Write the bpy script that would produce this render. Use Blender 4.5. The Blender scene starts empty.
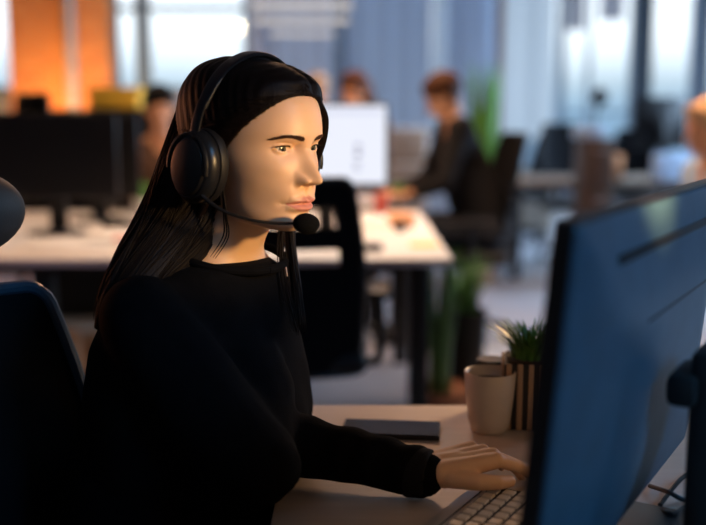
import bpy, bmesh, math, random
import numpy as np
from mathutils import Vector, Matrix, Euler, noise

random.seed(7)
SC = bpy.context.scene
COL = SC.collection
PI = math.pi
def R(a): return math.radians(a)
F_PX = 980.0
CAM_H = 1.22
PITCH = R(8.55)

# ------------------------------------------------------------------ camera maths (pixel -> point in the room)
def ray(px, py):
    u = (px - 353.0) / F_PX; v = -(py - 262.5) / F_PX
    return Vector((u, math.cos(PITCH) + v * math.sin(PITCH), -math.sin(PITCH) + v * math.cos(PITCH)))
def at(px, py, Y):
    d = ray(px, py); t = Y / d.y
    return Vector((d.x * t, Y, CAM_H + d.z * t))
def on(px, py, z):
    d = ray(px, py); t = (z - CAM_H) / d.z
    return Vector((d.x * t, d.y * t, z))

# ------------------------------------------------------------------ materials
def new_mat(name):
    m = bpy.data.materials.new(name); m.use_nodes = True
    return m, m.node_tree, m.node_tree.nodes['Principled BSDF']
def mat(name, col, rough=0.5, metal=0.0, var=0.12, scale=30.0, bump=0.0, bscale=None, spec=0.5, stretch=None, coat=0.0):
    m, t, p = new_mat(name)
    tc = t.nodes.new('ShaderNodeTexCoord'); n = t.nodes.new('ShaderNodeTexNoise')
    n.inputs['Scale'].default_value = scale; n.inputs['Detail'].default_value = 4
    src = tc.outputs['Object']
    if stretch:
        mp = t.nodes.new('ShaderNodeMapping'); mp.inputs['Scale'].default_value = stretch
        t.links.new(src, mp.inputs['Vector']); src = mp.outputs['Vector']
    t.links.new(src, n.inputs['Vector'])
    r = t.nodes.new('ShaderNodeValToRGB')
    r.color_ramp.elements[0].position = 0.3; r.color_ramp.elements[1].position = 0.7
    r.color_ramp.elements[0].color = tuple(c * (1 - var) for c in col) + (1,)
    r.color_ramp.elements[1].color = tuple(min(1, c * (1 + var)) for c in col) + (1,)
    t.links.new(n.outputs['Fac'], r.inputs['Fac']); t.links.new(r.outputs['Color'], p.inputs['Base Color'])
    p.inputs['Roughness'].default_value = rough; p.inputs['Metallic'].default_value = metal
    p.inputs['Specular IOR Level'].default_value = spec; p.inputs['Coat Weight'].default_value = coat
    if bump:
        n2 = t.nodes.new('ShaderNodeTexNoise'); n2.inputs['Scale'].default_value = bscale or scale * 4
        t.links.new(src, n2.inputs['Vector'])
        b = t.nodes.new('ShaderNodeBump'); b.inputs['Strength'].default_value = bump; b.inputs['Distance'].default_value = 0.002
        t.links.new(n2.outputs['Fac'], b.inputs['Height']); t.links.new(b.outputs['Normal'], p.inputs['Normal'])
    return m
def emit(name, col, s):
    m, t, p = new_mat(name)
    p.inputs['Base Color'].default_value = (0.02, 0.02, 0.02, 1)
    p.inputs['Emission Color'].default_value = col + (1,); p.inputs['Emission Strength'].default_value = s
    return m

M = {}
M['black_plastic'] = mat('black_plastic', (0.006, 0.006, 0.007), 0.4, bump=0.05, bscale=900, spec=0.3)
M['black_satin'] = mat('black_satin', (0.007, 0.008, 0.010), 0.33, spec=0.35)
M['black_mesh'] = mat('black_mesh_fabric', (0.004, 0.0045, 0.006), 0.9, spec=0.1, bump=0.3, bscale=600)
M['frame_rim_lit'] = mat('chair_frame_rim_lit', (0.03, 0.06, 0.09), 0.3)  # blue in the base imitates the cool rim highlight on her chair
M['leatherette'] = mat('leatherette', (0.006, 0.006, 0.007), 0.5, spec=0.3, bump=0.15, bscale=400)
M['foam'] = mat('mic_foam', (0.003, 0.003, 0.0035), 0.95, spec=0.1, bump=0.8, bscale=700)
M['monitor_back'] = mat('monitor_back', (0.045, 0.105, 0.15), 0.42, bump=0.08, bscale=1500)  # blue of the base colour carries part of the cool light
M['monitor_edge'] = mat('monitor_edge', (0.014, 0.011, 0.010), 0.45, spec=0.3)
M['desk_top'] = mat('desk_laminate', (0.62, 0.53, 0.44), 0.42, var=0.05, scale=9, stretch=(1, 9, 1))
M['desk_white'] = mat('white_laminate', (0.72, 0.66, 0.6), 0.4, var=0.03)
M['desk_edge'] = mat('desk_edge_band', (0.5, 0.53, 0.6), 0.5, var=0.03)
M['black_metal'] = mat('black_metal', (0.012, 0.012, 0.013), 0.45, 0.3)
M['sweater'] = mat('black_knit', (0.0035, 0.0035, 0.0042), 0.95, var=0.2, scale=60, bump=0.4, bscale=500, spec=0.06)
M['collar'] = mat('black_rib_knit', (0.0055, 0.0055, 0.0065), 0.85, spec=0.2, bump=0.5, bscale=350)
M['trousers'] = mat('dark_denim', (0.012, 0.014, 0.02), 0.85, spec=0.2)
M['ceramic'] = mat('cream_ceramic', (0.60, 0.53, 0.44), 0.35, var=0.03, coat=0.1)
M['coffee'] = mat('coffee', (0.05, 0.02, 0.01), 0.12)
M['phone_glass'] = mat('phone_glass', (0.004, 0.004, 0.005), 0.12, spec=0.05)
M['phone_rim'] = mat('phone_rim', (0.012, 0.010, 0.009), 0.4, spec=0.3)
M['slat_wood'] = mat('slat_wood', (0.36, 0.24, 0.15), 0.55, scale=12, stretch=(6, 6, 1))
M['slat_black'] = mat('slat_black', (0.01, 0.01, 0.01), 0.6)
M['leaf'] = mat('leaf_green', (0.06, 0.17, 0.03), 0.45, var=0.4)
M['leaf_b'] = mat('leaf_bright', (0.10, 0.30, 0.04), 0.5, var=0.4)
M['soil'] = mat('soil', (0.03, 0.02, 0.015), 0.95, bump=1)
M['terracotta'] = mat('terracotta', (0.30, 0.12, 0.06), 0.8)
M['white_pot'] = mat('white_pot', (0.6, 0.58, 0.55), 0.5)
M['key'] = mat('keycap', (0.62, 0.56, 0.48), 0.45, var=0.03)
M['key_well'] = mat('key_well', (0.01, 0.01, 0.011), 0.5)
M['alu'] = mat('keyboard_aluminium', (0.6, 0.55, 0.48), 0.35, 0.55, var=0.03)
M['cable'] = mat('cable_rubber', (0.008, 0.008, 0.008), 0.5)
M['floor'] = mat('office_carpet', (0.30, 0.31, 0.34), 0.45, var=0.15, scale=2.5, bump=0.2, bscale=150)
M['ceiling'] = mat('ceiling_grey', (0.3, 0.31, 0.33), 0.9)
M['wall'] = mat('wall_grey', (0.38, 0.4, 0.45), 0.8, var=0.04)
M['frame'] = mat('window_frame_grey', (0.10, 0.14, 0.18), 0.5)
M['frame_l'] = mat('window_frame_light', (0.5, 0.6, 0.7), 0.5)
M['pipe'] = mat('grey_pipe', (0.34, 0.31, 0.3), 0.5)
M['post_brown'] = mat('brown_post', (0.16, 0.10, 0.09), 0.6)
M['yellow'] = mat('yellow_card', (0.9, 0.58, 0.06), 0.6)
M['red'] = mat('red_plastic', (0.5, 0.06, 0.03), 0.5)
M['orange'] = mat('orange_card', (0.75, 0.33, 0.14), 0.6)
M['paper'] = mat('paper', (0.75, 0.72, 0.68), 0.7, var=0.03)
M['brown'] = mat('brown_cabinet', (0.07, 0.038, 0.022), 0.6, stretch=(1, 1, 8))
M['beige'] = mat('beige_cabinet', (0.28, 0.22, 0.17), 0.6)
M['brown_knit'] = mat('brown_knit', (0.10, 0.05, 0.03), 0.9)
M['grey_knit'] = mat('grey_knit', (0.16, 0.16, 0.18), 0.9)
M['dark_knit'] = mat('charcoal_knit', (0.009, 0.008, 0.009), 0.9, spec=0.2)
M['blue_shirt'] = mat('pale_blue_shirt', (0.4, 0.55, 0.75), 0.8, var=0.3, scale=14)

def brick_mat():
    m, t, p = new_mat('orange_brick')
    tc = t.nodes.new('ShaderNodeTexCoord'); mp = t.nodes.new('ShaderNodeMapping')
    mp.inputs['Rotation'].default_value = (PI / 2, 0, 0)
    b = t.nodes.new('ShaderNodeTexBrick'); b.inputs['Scale'].default_value = 4
    b.inputs['Color1'].default_value = (0.62, 0.22, 0.06, 1); b.inputs['Color2'].default_value = (0.5, 0.15, 0.04, 1)
    b.inputs['Mortar'].default_value = (0.45, 0.28, 0.15, 1); b.inputs['Mortar Size'].default_value = 0.015
    t.links.new(tc.outputs['Object'], mp.inputs['Vector']); t.links.new(mp.outputs['Vector'], b.inputs['Vector'])
    t.links.new(b.outputs['Color'], p.inputs['Base Color']); p.inputs['Roughness'].default_value = 0.85
    return m
M['brick'] = brick_mat()
def blind_mat(name, col, trans):
    m, t, p = new_mat(name)
    nt = t.nodes; out = nt['Material Output']
    wv = nt.new('ShaderNodeTexWave'); wv.inputs['Scale'].default_value = 6; wv.bands_direction = 'X'
    tc = nt.new('ShaderNodeTexCoord'); t.links.new(tc.outputs['Object'], wv.inputs['Vector'])
    rp = nt.new('ShaderNodeValToRGB')
    rp.color_ramp.elements[0].color = tuple(c * 0.93 for c in col) + (1,); rp.color_ramp.elements[1].color = col + (1,)
    t.links.new(wv.outputs['Fac'], rp.inputs['Fac'])
    tr = nt.new('ShaderNodeBsdfTranslucent'); df = nt.new('ShaderNodeBsdfDiffuse'); mx = nt.new('ShaderNodeMixShader')
    t.links.new(rp.outputs['Color'], tr.inputs['Color']); t.links.new(rp.outputs['Color'], df.inputs['Color'])
    mx.inputs[0].default_value = trans
    t.links.new(df.outputs[0], mx.inputs[1]); t.links.new(tr.outputs[0], mx.inputs[2]); t.links.new(mx.outputs[0], out.inputs['Surface'])
    return m
M['blind_lilac'] = blind_mat('blind_lilac', (0.74, 0.75, 0.86), 0.85)
M['blind_blue'] = blind_mat('blind_blue', (0.68, 0.76, 0.92), 0.88)
M['blind_pale'] = blind_mat('blind_pale_blue', (0.90, 0.95, 1.0), 0.95)
M['blind_white'] = blind_mat('blind_white', (0.80, 0.85, 0.90), 0.9)
M['blind_grey'] = blind_mat('blind_grey', (0.45, 0.44, 0.5), 0.8)
def glass_mat():
    m, t, p = new_mat('window_glass')
    out = t.nodes['Material Output']
    tr = t.nodes.new('ShaderNodeBsdfTransparent'); gl = t.nodes.new('ShaderNodeBsdfGlossy'); mx = t.nodes.new('ShaderNodeMixShader')
    n = t.nodes.new('ShaderNodeTexNoise'); n.inputs['Scale'].default_value = 0.7
    rp = t.nodes.new('ShaderNodeValToRGB'); rp.color_ramp.elements[0].color = (0.9, 0.95, 0.98, 1); rp.color_ramp.elements[1].color = (0.97, 0.99, 1, 1)
    t.links.new(n.outputs['Fac'], rp.inputs['Fac']); t.links.new(rp.outputs['Color'], tr.inputs['Color'])
    gl.inputs['Roughness'].default_value = 0.02; mx.inputs[0].default_value = 0.04
    t.links.new(tr.outputs[0], mx.inputs[1]); t.links.new(gl.outputs[0], mx.inputs[2]); t.links.new(mx.outputs[0], out.inputs['Surface'])
    return m
M['glass'] = glass_mat()

def skin_mat(name, base, lip=(0.50, 0.20, 0.15), sss=0.12):
    m, t, p = new_mat(name)
    n = t.nodes.new('ShaderNodeTexNoise'); n.inputs['Scale'].default_value = 45; n.inputs['Detail'].default_value = 5
    tc = t.nodes.new('ShaderNodeTexCoord'); t.links.new(tc.outputs['Object'], n.inputs['Vector'])
    r = t.nodes.new('ShaderNodeValToRGB')
    r.color_ramp.elements[0].color = tuple(c * 0.93 for c in base) + (1,); r.color_ramp.elements[1].color = tuple(min(1, c * 1.06) for c in base) + (1,)
    t.links.new(n.outputs['Fac'], r.inputs['Fac'])
    a = t.nodes.new('ShaderNodeAttribute'); a.attribute_name = 'lip'
    mx = t.nodes.new('ShaderNodeMixRGB'); t.links.new(a.outputs['Fac'], mx.inputs[0])
    t.links.new(r.outputs['Color'], mx.inputs[1]); mx.inputs[2].default_value = lip + (1,)
    t.links.new(mx.outputs[0], p.inputs['Base Color'])
    p.inputs['Roughness'].default_value = 0.48; p.inputs['Specular IOR Level'].default_value = 0.4
    p.inputs['Subsurface Weight'].default_value = sss; p.inputs['Subsurface Radius'].default_value = (1, 0.35, 0.2); p.inputs['Subsurface Scale'].default_value = 0.006
    n2 = t.nodes.new('ShaderNodeTexNoise'); n2.inputs['Scale'].default_value = 700; t.links.new(tc.outputs['Object'], n2.inputs['Vector'])
    b = t.nodes.new('ShaderNodeBump'); b.inputs['Strength'].default_value = 0.06; b.inputs['Distance'].default_value = 0.001
    t.links.new(n2.outputs['Fac'], b.inputs['Height']); t.links.new(b.outputs['Normal'], p.inputs['Normal'])
    return m
M['skin'] = skin_mat('skin', (0.66, 0.415, 0.255))
M['skin_far'] = skin_mat('skin_far', (0.72, 0.36, 0.2), sss=0)
def hair_mat(name, a, b, rough=0.55):
    m, t, p = new_mat(name)
    tc = t.nodes.new('ShaderNodeTexCoord'); mp = t.nodes.new('ShaderNodeMapping'); mp.inputs['Scale'].default_value = (9, 9, 0.7)
    n = t.nodes.new('ShaderNodeTexNoise'); n.inputs['Scale'].default_value = 45; n.inputs['Detail'].default_value = 6
    t.links.new(tc.outputs['Object'], mp.inputs['Vector']); t.links.new(mp.outputs['Vector'], n.inputs['Vector'])
    r = t.nodes.new('ShaderNodeValToRGB'); r.color_ramp.elements[0].color = a + (1,); r.color_ramp.elements[1].color = b + (1,)
    t.links.new(n.outputs['Fac'], r.inputs['Fac']); t.links.new(r.outputs['Color'], p.inputs['Base Color'])
    bp = t.nodes.new('ShaderNodeBump'); bp.inputs['Strength'].default_value = 0.4; bp.inputs['Distance'].default_value = 0.0015
    t.links.new(n.outputs['Fac'], bp.inputs['Height']); t.links.new(bp.outputs['Normal'], p.inputs['Normal'])
    p.inputs['Roughness'].default_value = rough; p.inputs['Specular IOR Level'].default_value = 0.12
    return m
M['hair'] = hair_mat('dark_brown_hair', (0.0012, 0.0009, 0.0008), (0.007, 0.0030, 0.002))
M['hair_black'] = hair_mat('black_hair', (0.004, 0.003, 0.003), (0.012, 0.009, 0.008))
M['hair_brown'] = hair_mat('brown_hair', (0.05, 0.018, 0.007), (0.10, 0.04, 0.018), 0.5)
M['hair_blond'] = hair_mat('blond_hair', (0.42, 0.26, 0.15), (0.6, 0.4, 0.25), 0.5)
def eye_mat():
    m, t, p = new_mat('eye')
    tc = t.nodes.new('ShaderNodeTexCoord'); sx = t.nodes.new('ShaderNodeSeparateXYZ'); t.links.new(tc.outputs['Object'], sx.inputs[0])
    c = t.nodes.new('ShaderNodeCombineXYZ'); t.links.new(sx.outputs['Y'], c.inputs['Y']); t.links.new(sx.outputs['Z'], c.inputs['Z'])
    l = t.nodes.new('ShaderNodeVectorMath'); l.operation = 'LENGTH'; t.links.new(c.outputs[0], l.inputs[0])
    mr = t.nodes.new('ShaderNodeMath'); mr.operation = 'MULTIPLY'; mr.inputs[1].default_value = 100; t.links.new(l.outputs['Value'], mr.inputs[0])
    r = t.nodes.new('ShaderNodeValToRGB'); e = r.color_ramp.elements
    e[0].position = 0.0; e[0].color = (0.004, 0.004, 0.004, 1); e[1].position = 1.0; e[1].color = (0.62, 0.56, 0.52, 1)
    for pos, cc in ((0.19, (0.004, 0.004, 0.004)), (0.23, (0.07, 0.07, 0.045)), (0.48, (0.06, 0.065, 0.05)), (0.57, (0.02, 0.02, 0.02)), (0.64, (0.62, 0.56, 0.52))):
        x = e.new(pos); x.color = cc + (1,)
    t.links.new(mr.outputs[0], r.inputs['Fac']); t.links.new(r.outputs['Color'], p.inputs['Base Color'])
    p.inputs['Roughness'].default_value = 0.08
    return m
M['eye'] = eye_mat()
M['brow'] = hair_mat('brow_hair', (0.03, 0.014, 0.008), (0.06, 0.03, 0.018), 0.6)

# ------------------------------------------------------------------ mesh helpers
def link(name, me, m=None, parent=None, smooth=True, angle=None):
    o = bpy.data.objects.new(name, me); COL.objects.link(o)
    if m is not None: me.materials.append(m)
    if smooth and len(me.polygons):
        me.polygons.foreach_set('use_smooth', np.ones(len(me.polygons), dtype=bool))
        if angle:
            try: me.set_sharp_from_angle(angle=R(angle))
            except Exception: pass
    if parent is not None: o.parent = parent
    return o
def obj(name, bm, m, parent=None, smooth=True, angle=35):
    bmesh.ops.recalc_face_normals(bm, faces=bm.faces)
    me = bpy.data.meshes.new(name); bm.to_mesh(me); bm.free()
    return link(name, me, m, parent, smooth, angle)
def tag(o, label=None, cat=None, group=None, kind=None):
    if label: o['label'] = label
    if cat: o['category'] = cat
    if group: o['group'] = group
    if kind: o['kind'] = kind
    return o
def thing(name, label, cat, loc=(0, 0, 0), rz=0, group=None):
    o = bpy.data.objects.new(name, None); COL.objects.link(o); o.location = loc; o.rotation_euler = (0, 0, rz)
    o.empty_display_size = 0.1
    return tag(o, label, cat, group)
def BM(): return bmesh.new()
def xf(loc=(0, 0, 0), rot=(0, 0, 0), sc=(1, 1, 1)):
    return Matrix.Translation(loc) @ Euler(rot).to_matrix().to_4x4() @ Matrix.Diagonal((*sc, 1))
def box(bm, c, s, bev=0.0, rot=(0, 0, 0), seg=2, mtx=None):
    r = bmesh.ops.create_cube(bm, size=1.0, matrix=Matrix.Diagonal((*s, 1)))
    vs = r['verts']
    if bev:
        es = list({e for v in vs for e in v.link_edges})
        g = bmesh.ops.bevel(bm, geom=es, offset=bev, segments=seg, affect='EDGES', profile=0.5)
        vs = list({v for v in g['verts']} | {v for v in vs if v.is_valid})
        vs = list({v for f in g['faces'] for v in f.verts} | set(vs))
    m_ = Matrix.Translation(c) @ Euler(rot).to_matrix().to_4x4()
    if mtx is not None: m_ = mtx @ m_
    bmesh.ops.transform(bm, matrix=m_, verts=vs)
    return vs
def lathe(bm, prof, n=32, mtx=Matrix.Identity(4), close=True):
    rings = []
    for r_, z in prof:
        rings.append([bm.verts.new(mtx @ Vector((max(r_, 1e-5) * math.cos(2 * PI * k / n), max(r_, 1e-5) * math.sin(2 * PI * k / n), z))) for k in range(n)])
    for a, b in zip(rings, rings[1:]):
        for k in range(n):
            bm.faces.new((a[k], a[(k + 1) % n], b[(k + 1) % n], b[k]))
    if close:
        bm.faces.new(rings[0][::-1]); bm.faces.new(rings[-1])
def cyl(bm, a, b, r1, r2=None, n=16):
    a = Vector(a); b = Vector(b); d = b - a
    q = Vector((0, 0, 1)).rotation_difference(d).to_matrix().to_4x4()
    lathe(bm, [(r1, 0), (r1 if r2 is None else r2, d.length)], n, Matrix.Translation(a) @ q)
def tube(bm, pts, r, n=8, sub=1, flat=1.0):
    P = [Vector(p) for p in pts]
    if sub > 1:
        Q = []
        for i in range(len(P) - 1):
            p0 = P[max(i - 1, 0)]; p1 = P[i]; p2 = P[i + 1]; p3 = P[min(i + 2, len(P) - 1)]
            for k in range(sub):
                t = k / sub
                Q.append(0.5 * ((2 * p1) + (p2 - p0) * t + (2 * p0 - 5 * p1 + 4 * p2 - p3) * t * t + (3 * p1 - p0 - 3 * p2 + p3) * t ** 3))
        Q.append(P[-1])
        if isinstance(r, (list, tuple)):
            r = [np.interp(i / sub, range(len(P)), r) for i in range(len(Q))]
        P = Q
    if not isinstance(r, (list, tuple)): r = [r] * len(P)
    up = Vector((0, 0, 1)); rings = []; prev = None
    for i, p in enumerate(P):
        d = (P[min(i + 1, len(P) - 1)] - P[max(i - 1, 0)]).normalized()
        if prev is None:
            s = d.cross(up)
            if s.length < 1e-3: s = d.cross(Vector((1, 0, 0)))
        else: s = prev - d * prev.dot(d)
        s.normalize(); prev = s; w = d.cross(s)
        rings.append([bm.verts.new(p + (s * math.cos(2 * PI * k / n) + w * math.sin(2 * PI * k / n) * flat) * r[i]) for k in range(n)])
    for a, b in zip(rings, rings[1:]):
        for k in range(n): bm.faces.new((a[k], a[(k + 1) % n], b[(k + 1) % n], b[k]))
    bm.faces.new(rings[0][::-1]); bm.faces.new(rings[-1])
def ball(bm, c, r, sc=(1, 1, 1), rot=(0, 0, 0), seg=24, rings=16):
    bmesh.ops.create_uvsphere(bm, u_segments=seg, v_segments=rings, radius=r, matrix=xf(c, rot, sc))
def cap(bm, a, b, r1, r2):                       # tapered capsule
    a = Vector(a); b = Vector(b)
    n = max(2, int((b - a).length / (0.35 * max(min(r1, r2), 0.003))))
    cyl(bm, a, b, r1, r2, 14)
    ball(bm, a, r1, seg=14, rings=10); ball(bm, b, r2, seg=14, rings=10)
def chain(bm, pts, rs):
    for i in range(len(pts) - 1): cap(bm, pts[i], pts[i + 1], rs[i], rs[i + 1])
def baked(bm, voxel, it=6, fac=0.5):             # union of overlapping pieces as one smooth skin
    me = bpy.data.meshes.new('tmp'); bm.to_mesh(me); bm.free()
    o = bpy.data.objects.new('tmp', me); COL.objects.link(o)
    md = o.modifiers.new('r', 'REMESH'); md.mode = 'VOXEL'; md.voxel_size = voxel; md.adaptivity = 0
    sm = o.modifiers.new('s', 'SMOOTH'); sm.factor = fac; sm.iterations = it
    dg = bpy.context.evaluated_depsgraph_get(); dg.update()
    out = bpy.data.meshes.new_from_object(o.evaluated_get(dg), depsgraph=dg)
    bpy.data.objects.remove(o); bpy.data.meshes.remove(me)
    return out
def loft_bm(bm, rings):                          # rings of equal count, closed around, capped
    V = [[bm.verts.new(p) for p in r] for r in rings]; n = len(V[0])
    for a, b in zip(V, V[1:]):
        for k in range(n): bm.faces.new((a[k], a[(k + 1) % n], b[(k + 1) % n], b[k]))
    bm.faces.new(V[0][::-1]); bm.faces.new(V[-1])
def copy_tree(o, parent=None):
    c = o.copy(); COL.objects.link(c)
    if parent is not None: c.parent = parent
    for ch in [x for x in bpy.data.objects if x.parent == o]: copy_tree(ch, c)
    return c

# ================================================================== THE WOMAN
HEAD_YAW = R(-39); HEAD_PITCH = R(8)
HEAD_LOC = at(255, 139, 1.30)
HM = Matrix.Translation(HEAD_LOC) @ Matrix.Rotation(HEAD_YAW, 4, 'Z') @ Matrix.Rotation(HEAD_PITCH, 4, 'Y')
HS = Matrix.Diagonal((1.04, 1.0, 0.94, 1))
HM0 = HM; HM = HM @ HS
CTRL = np.array([ # Fx, Fz, Bx, Bz, w
 (0.000, .0985, -.002, .0985, .001), (.035, .0945, -.045, .094, .036), (.064, .083, -.076, .079, .055), (.081, .065, -.092, .057, .0645),
 (.0885, .045, -.098, .040, .0685), (.0932, .026, -.0995, .020, .070), (.0915, .012, -.099, .010, .070), (.0875, .003, -.098, .000, .0695), (.0880, -.02, -.093, -.017, .0675),
 (.0910, -.038, -.084, -.030, .0635), (.0935, -.055, -.077, -.040, .0600), (.0935, -.072, -.069, -.052, .0565), (.0905, -.086, -.064, -.062, .0540),
 (.0925, -.099, -.061, -.072, .0510), (.0905, -.108, -.059, -.080, .0485), (.082, -.1145, -.058, -.086, .0465), (.064, -.1155, -.057, -.092, .0450),
 (.042, -.113, -.056, -.100, .0455), (.027, -.120, -.056, -.112, .0470), (.014, -.140, -.057, -.135, .0480), (.006, -.165, -.062, -.160, .0500),
 (.010, -.185, -.075, -.180, .070), (.03, -.21, -.085, -.20, .11)])
def smoothstep(x, a, b):
    t = np.clip((x - a) / (b - a), 0, 1); return t * t * (3 - 2 * t)
def resample(C, n):
    d = np.r_[0, np.cumsum(np.hypot(np.diff(C[:, 0]), np.diff(C[:, 1])) + 0.25 * np.hypot(np.diff(C[:, 2]), np.diff(C[:, 3])))]
    # catmull-like: dense linear then gaussian smoothing
    s = np.linspace(0, d[-1], 1200)
    D = np.stack([np.interp(s, d, C[:, k]) for k in range(C.shape[1])], 1)
    k = np.exp(-0.5 * (np.arange(-60, 61) / 20.0) ** 2); k /= k.sum()
    P = np.concatenate([np.repeat(D[:1], 60, 0), D, np.repeat(D[-1:], 60, 0)])
    S = np.stack([np.convolve(P[:, j], k, 'valid') for j in range(C.shape[1])], 1)
    S[0] = C[0]
    q = np.linspace(0, d[-1], n)
    return np.stack([np.interp(q, s, S[:, j]) for j in range(C.shape[1])], 1)
NR, NT = 300, 380
def head_surface():
    C = resample(CTRL, NR)
    s = np.linspace(-1, 1, NT, endpoint=False) + 1.0 / NT
    t = PI * np.sign(s) * np.abs(s) ** 1.5
    cu, sv = np.cos(t), np.sin(t)
    e = 2 / 2.12
    U = np.sign(cu) * np.abs(cu) ** e; V = np.sign(sv) * np.abs(sv) ** e
    Fx, Fz, Bx, Bz, W = [C[:, k][:, None] for k in range(5)]
    X = (Fx + Bx) / 2 + (Fx - Bx) / 2 * U; Z = (Fz + Bz) / 2 + (Fz - Bz) / 2 * U
    tp = 0.16 * smoothstep(-Fz, 0.04, 0.09) * (1 - smoothstep(-Fz, 0.118, 0.14)) * np.clip(U, 0, 1) ** 1.5
    Y = W * V * (1 - tp)
    return X, Y, Z
def g(a, s): return np.exp(-(a / s) ** 2)
EYE_Y, EYE_R, EYE_XC = 0.0280, 0.0128, 0.0636
def face_detail(X, Y, Z):   # all heights in unscaled head units
    X = X.copy(); ay = np.abs(Y); m = smoothstep(X, 0.02, 0.05)
    # forehead, brow ridge, sockets, cheekbones
    d = 0.0022 * g(ay - .028, .014) * g(Z - .017, .006)
    d += -0.0085 * g(ay - .0280, .0150) * g(Z - .000, .0105)
    d += -0.0055 * g(ay - .0140, .0050) * g(Z - .003, .0075)
    d += 0.0035 * g(ay - .040, .016) * g(Z + .026, .012)
    d += -0.0030 * g(ay - .046, .012) * g(Z + .062, .018)      # hollow below the cheekbone
    d += 0.0020 * g(ay - .022, .012) * g(Z + .060, .018)
    # nose
    zn = np.array([.030, .020, .010, .003, -.010, -.020, -.029, -.0345, -.0385, -.0425, -.0455, -.0485, -.053])
    dn = np.array([.000, .0012, .0018, .0028, .0100, .0172, .0240, .0266, .0258, .0195, .0100, .0025, .0])
    sg = np.array([.010, .008, .0072, .0072, .0080, .0085, .0090, .0095, .0098, .0095, .0085, .008, .008])
    N = np.interp(-Z, -zn, dn); S = np.interp(-Z, -zn, sg)
    d += N * (0.80 * np.exp(-(ay / S) ** 2.2) + 0.20 * g(ay, S * 2.1))
    d += 0.0125 * g(ay - .0145, .0055) * g(Z + .0385, .0072)
    d += -0.0025 * g(ay - .0195, .003) * g(Z + .040, .008)
    d += -0.0110 * g(ay - .0075, .0035) * g(Z + .0452, .0024)
    # lips
    sh = np.clip(1 - (ay / .0240) ** 2, 0, 1) ** 0.75
    bow = 0.0012 * g(ay - .006, .004) - 0.0010 * g(ay, .003)
    d += 0.0070 * sh * g(Z + .0665 - bow, .0040)
    d += 0.0070 * sh * g(Z + .0778, .0046)
    d += -0.0042 * g(Z + .0718 + 0.06 * ay, .0013) * np.clip(1 - (ay / .029) ** 2, 0, 1) ** 0.5
    d += -0.0022 * g(ay - .0285, .0045) * g(Z + .073, .005)
    d += -0.0010 * g(ay, .003) * g(Z + .054, .006)
    d += -0.0018 * g(ay, .016) * g(Z + .0865, .004)
    d += 0.0022 * g(ay, .012) * g(Z + .100, .009)
    X = X + d * m
    # eyelids
    dy = np.where(Y > 0, Y - EYE_Y, -Y - EYE_Y)                 # + outwards
    zz = Z - 0.0006 - 0.05 * dy
    rr = dy ** 2 + zz ** 2
    near = (rr < 0.020 ** 2) & (X > 0.03)
    lid = EYE_XC + np.sqrt(np.clip((EYE_R + .0014) ** 2 - rr, 0, None))
    lid = np.where(rr < (EYE_R + .0014) ** 2, lid, 0)
    k = 0.0016
    sm = k * np.log(np.exp(np.clip((X - .07) / k, -40, 40)) + np.exp(np.clip((lid - .07) / k, -40, 40))) + .07
    Xl = np.where(near, sm, X)
    wv = np.clip(1 - (dy / np.where(dy < 0, .0120, .0140)) ** 2, 0, 1)
    up = 0.0046 * wv ** 0.8; lo = -0.0040 * wv ** 0.9
    sd = np.minimum(up - zz, zz - lo)                            # >0 inside the opening
    inside = smoothstep(sd, -0.0003, 0.0007) * (wv > 0) * near
    Xl = Xl + 0.0008 * g(zz - up - .0012, .0009) * (wv > 0) * near      # lid rims
    Xl = Xl - 0.0011 * g(zz - up - .0042, .0010) * smoothstep(wv, 0, .4) * near  # crease
    Xl = Xl * (1 - inside) + np.maximum(EYE_XC + np.sqrt(np.clip(EYE_R ** 2 - rr, 0, None)) - .0016, Xl - .0024) * inside
    # lip colour
    ub = -.0612 - 0.0098 * (ay / .0245) ** 1.6 + bow; lb = -.0835 + 0.0105 * (ay / .0245) ** 2
    lip = smoothstep(np.minimum(ub - Z, Z - lb), -.0006, .0012) * (ay < .0240) * (X > .05)
    brow = None
    return Xl, lip
def grid_faces(nr, nt, wrap=True):
    i = np.arange(nr - 1)[:, None]; j = np.arange(nt if wrap else nt - 1)[None]
    a = i * nt + j; b = i * nt + (j + 1) % nt; c = (i + 1) * nt + (j + 1) % nt; dd = (i + 1) * nt + j
    return np.stack([a, dd, c, b], -1).reshape(-1, 4)
def mesh_np(name, V, F):
    me = bpy.data.meshes.new(name); me.from_pydata(V.tolist(), [], F.tolist()); me.update(); return me
def to_world(V, Mx):
    A = np.array(Mx); return V @ A[:3, :3].T + A[:3, 3]

def smooth2(A, k):
    for _ in range(k):
        A = A.copy()
        A[1:-1] = 0.5 * A[1:-1] + 0.25 * (A[:-2] + A[2:])
        A = 0.5 * A + 0.25 * (np.roll(A, 1, 1) + np.roll(A, -1, 1))
    return A

HX, HY, HZ = head_surface()
FX, LIP = face_detail(HX, HY, HZ)
def surf_x(y, z):                                # x of the face front at (y, z)
    m = HX > 0.02
    d = np.where(m, (HY - y) ** 2 + (HZ - z) ** 2, 9)
    k = np.argmin(d); return float(FX.ravel()[k])

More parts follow.
